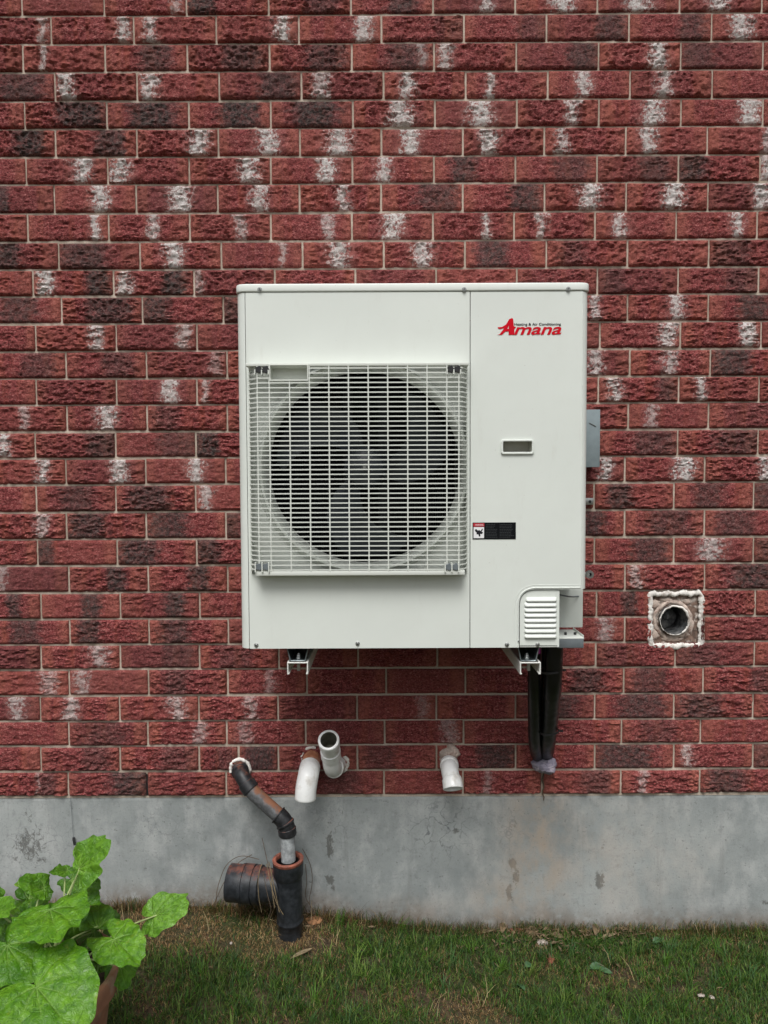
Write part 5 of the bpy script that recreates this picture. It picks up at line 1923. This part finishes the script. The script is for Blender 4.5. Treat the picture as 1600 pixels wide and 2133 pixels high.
def stone(name, px, py, s, mat, label, cat, group=None, lift=0):
    c = on_ground(px, py)
    c.y = min(c.y, -.012)
    c.z += lift
    bm = bmesh.new()
    bmesh.ops.create_icosphere(bm, subdivisions=2, radius=1)
    for v in bm.verts:
        n_ = v.co.normalized()
        k = 1 + .4 * noise.noise(n_ * 1.6 + Vector((px, py, 0)))
        v.co = Vector((n_.x * s[0] * k + c.x, n_.y * s[1] * k + c.y, n_.z * s[2] * k + c.z))
    me = bpy.data.meshes.new(name); bm.to_mesh(me); bm.free()
    o = link_mesh(name, me, mat, None, ang=25)
    return tag(o, label, cat, group)


def litter_leaf(px, py, L, W, ang, mat, label, cat='leaf', group=None, rise=.008):
    c = on_ground(px, py); c.y = min(c.y, -.02); c.z += rise
    ax = Vector((math.cos(ang), math.sin(ang), .15)).normalized(); sd_ = Vector((-math.sin(ang), math.cos(ang), .35)).normalized()
    mb = MB()
    n = 10
    for i in range(n + 1):
        t = i / n
        w_ = W * math.sin(math.pi * min(1, t * .97 + .02)) ** .8
        up_ = Vector((0, 0, .25 * W * math.sin(t * 5)))
        p = c + ax * (t - .5) * L
        mb.v += [tuple(p - sd_ * w_ + up_ + Vector((0, 0, .3 * w_))), tuple(p + up_), tuple(p + sd_ * w_ + up_ + Vector((0, 0, .3 * w_)))]
        if i: 
            b = (i - 1) * 3
            mb.f += [(b, b + 1, b + 4, b + 3), (b + 1, b + 2, b + 5, b + 4)]
    o = mb.build('fallen_leaf', mat, None, recalc=False, ang=80)
    return tag(o, label, cat, group)


stone('brick_fragment', 1075, 1922, (.030, .010, .009), M['frag'], 'flat orange-red brick fragment lying against the foot of the concrete', 'brick fragment')
stone('brick_fragment', 1148, 1981, (.011, .008, .010), M['frag'], 'small red brick fragment in the grass, nearest the camera', 'brick fragment')
stone('stone', 1128, 1944, (.022, .011, .008), M['stone'], 'pale pinkish flat stone in the grass between two brick fragments', 'stone')
stone('stone', 1462, 2058, (.013, .006, .003), M['stone'], 'white chip in the lawn at the right, larger of the close pair', 'stone', lift=.008)
stone('stone', 1483, 2062, (.008, .007, .003), M['stone'], 'white chip in the lawn at the right, smaller of the close pair', 'stone', lift=.008)
stone('stone', 482, 2006, (.004, .004, .004), M['stone'], 'tiny white pebble in the dry grass left of the drain', 'stone', lift=.016)
stone('clay_lump', 655, 1932, (.030, .022, .006), simple('orange_clay', (.30, .15, .07), .9, 0, .3, 80, 1.0, 120), 'lump of orange clay beside the base of the black drain', 'clay lump')
G = 'dry leaves on the lawn'
litter_leaf(1045, 1917, .05, .012, 1.3, M['dryleaf'], 'curled brown leaf upright at the concrete, left of the brick fragment', group=G, rise=.018)
litter_leaf(1108, 1928, .05, .012, .2, M['dryleaf'], 'brown leaf lying over the pale pinkish stone', group=G)
litter_leaf(1160, 1936, .045, .010, -.5, M['dryleaf'], 'brown leaf just right of the pale pinkish stone', group=G)
litter_leaf(1240, 1921, .055, .013, 1.2, M['dryleaf'], 'large curled brown leaf leaning on the concrete, alone at the right', group=G, rise=.018)
litter_leaf(1010, 1926, .06, .006, .1, M['straw'], 'long straw-coloured blade lying left of the curled leaf', group=G)
litter_leaf(1268, 1931, .06, .006, .2, M['straw'], 'long straw-coloured blade lying right of the large curled leaf', group=G)
G2 = 'green weed leaves in the lawn'
litter_leaf(1243, 1996, .050, .012, .1, M['greenleaf'], 'dark green pointed weed leaf in the middle of the right-hand lawn', group=G2)
litter_leaf(1262, 2004, .042, .008, -.5, M['greenleaf'], 'narrow green weed leaf beside the dark pointed one', group=G2)
litter_leaf(1100, 1997, .028, .010, .4, M['greenleaf'], 'small round green weed leaf left of the near brick fragment', group=G2)
litter_leaf(1085, 2040, .034, .012, 2.2, M['greenleaf'], 'green weed leaf low in the middle of the lawn', group=G2)
litter_leaf(1370, 1943, .04, .010, .3, M['greenleaf'], 'green weed leaf near the concrete at the right', group=G2)
litter_leaf(628, 2010, .075, .006, .5, M['straw'], 'long pale straw lying in the grass below the drain', group=G)


def build_litter():
    random.seed(77)
    mb = MB()
    for _ in range(520):
        cl = random.random()
        if cl < .55: x, y = random.gauss(.50, .13), -abs(random.gauss(.02, .05)) - .004
        elif cl < .75: x, y = random.gauss(.80, .06), -abs(random.gauss(.0, .03)) - .004
        else: x, y = random.uniform(-.6, 1.3), -abs(random.gauss(.0, .12)) - .004
        z = gh(x, y) + random.uniform(.006, .020)
        a, L, W = random.uniform(0, 6.28), random.uniform(.004, .016), random.uniform(.001, .005)
        ax = Vector((math.cos(a), math.sin(a), random.uniform(-.4, .4))) * L
        sd_ = Vector((-math.sin(a), math.cos(a), random.uniform(-.5, .5))) * W
        p = Vector((x, min(y, -.012), z))
        mb.add([p - ax, p - sd_ * .8 + Vector((0, 0, .002)), p + ax * .9, p + sd_ + Vector((0, 0, .001))], [(0, 1, 2), (0, 2, 3)])
    o = mb.build('leaf_litter', M['dryleaf'], None, smooth=False, recalc=False)
    tag(o, 'crumbled brown leaf bits strewn along the foot of the concrete', 'leaf litter', None, 'stuff')


build_litter()
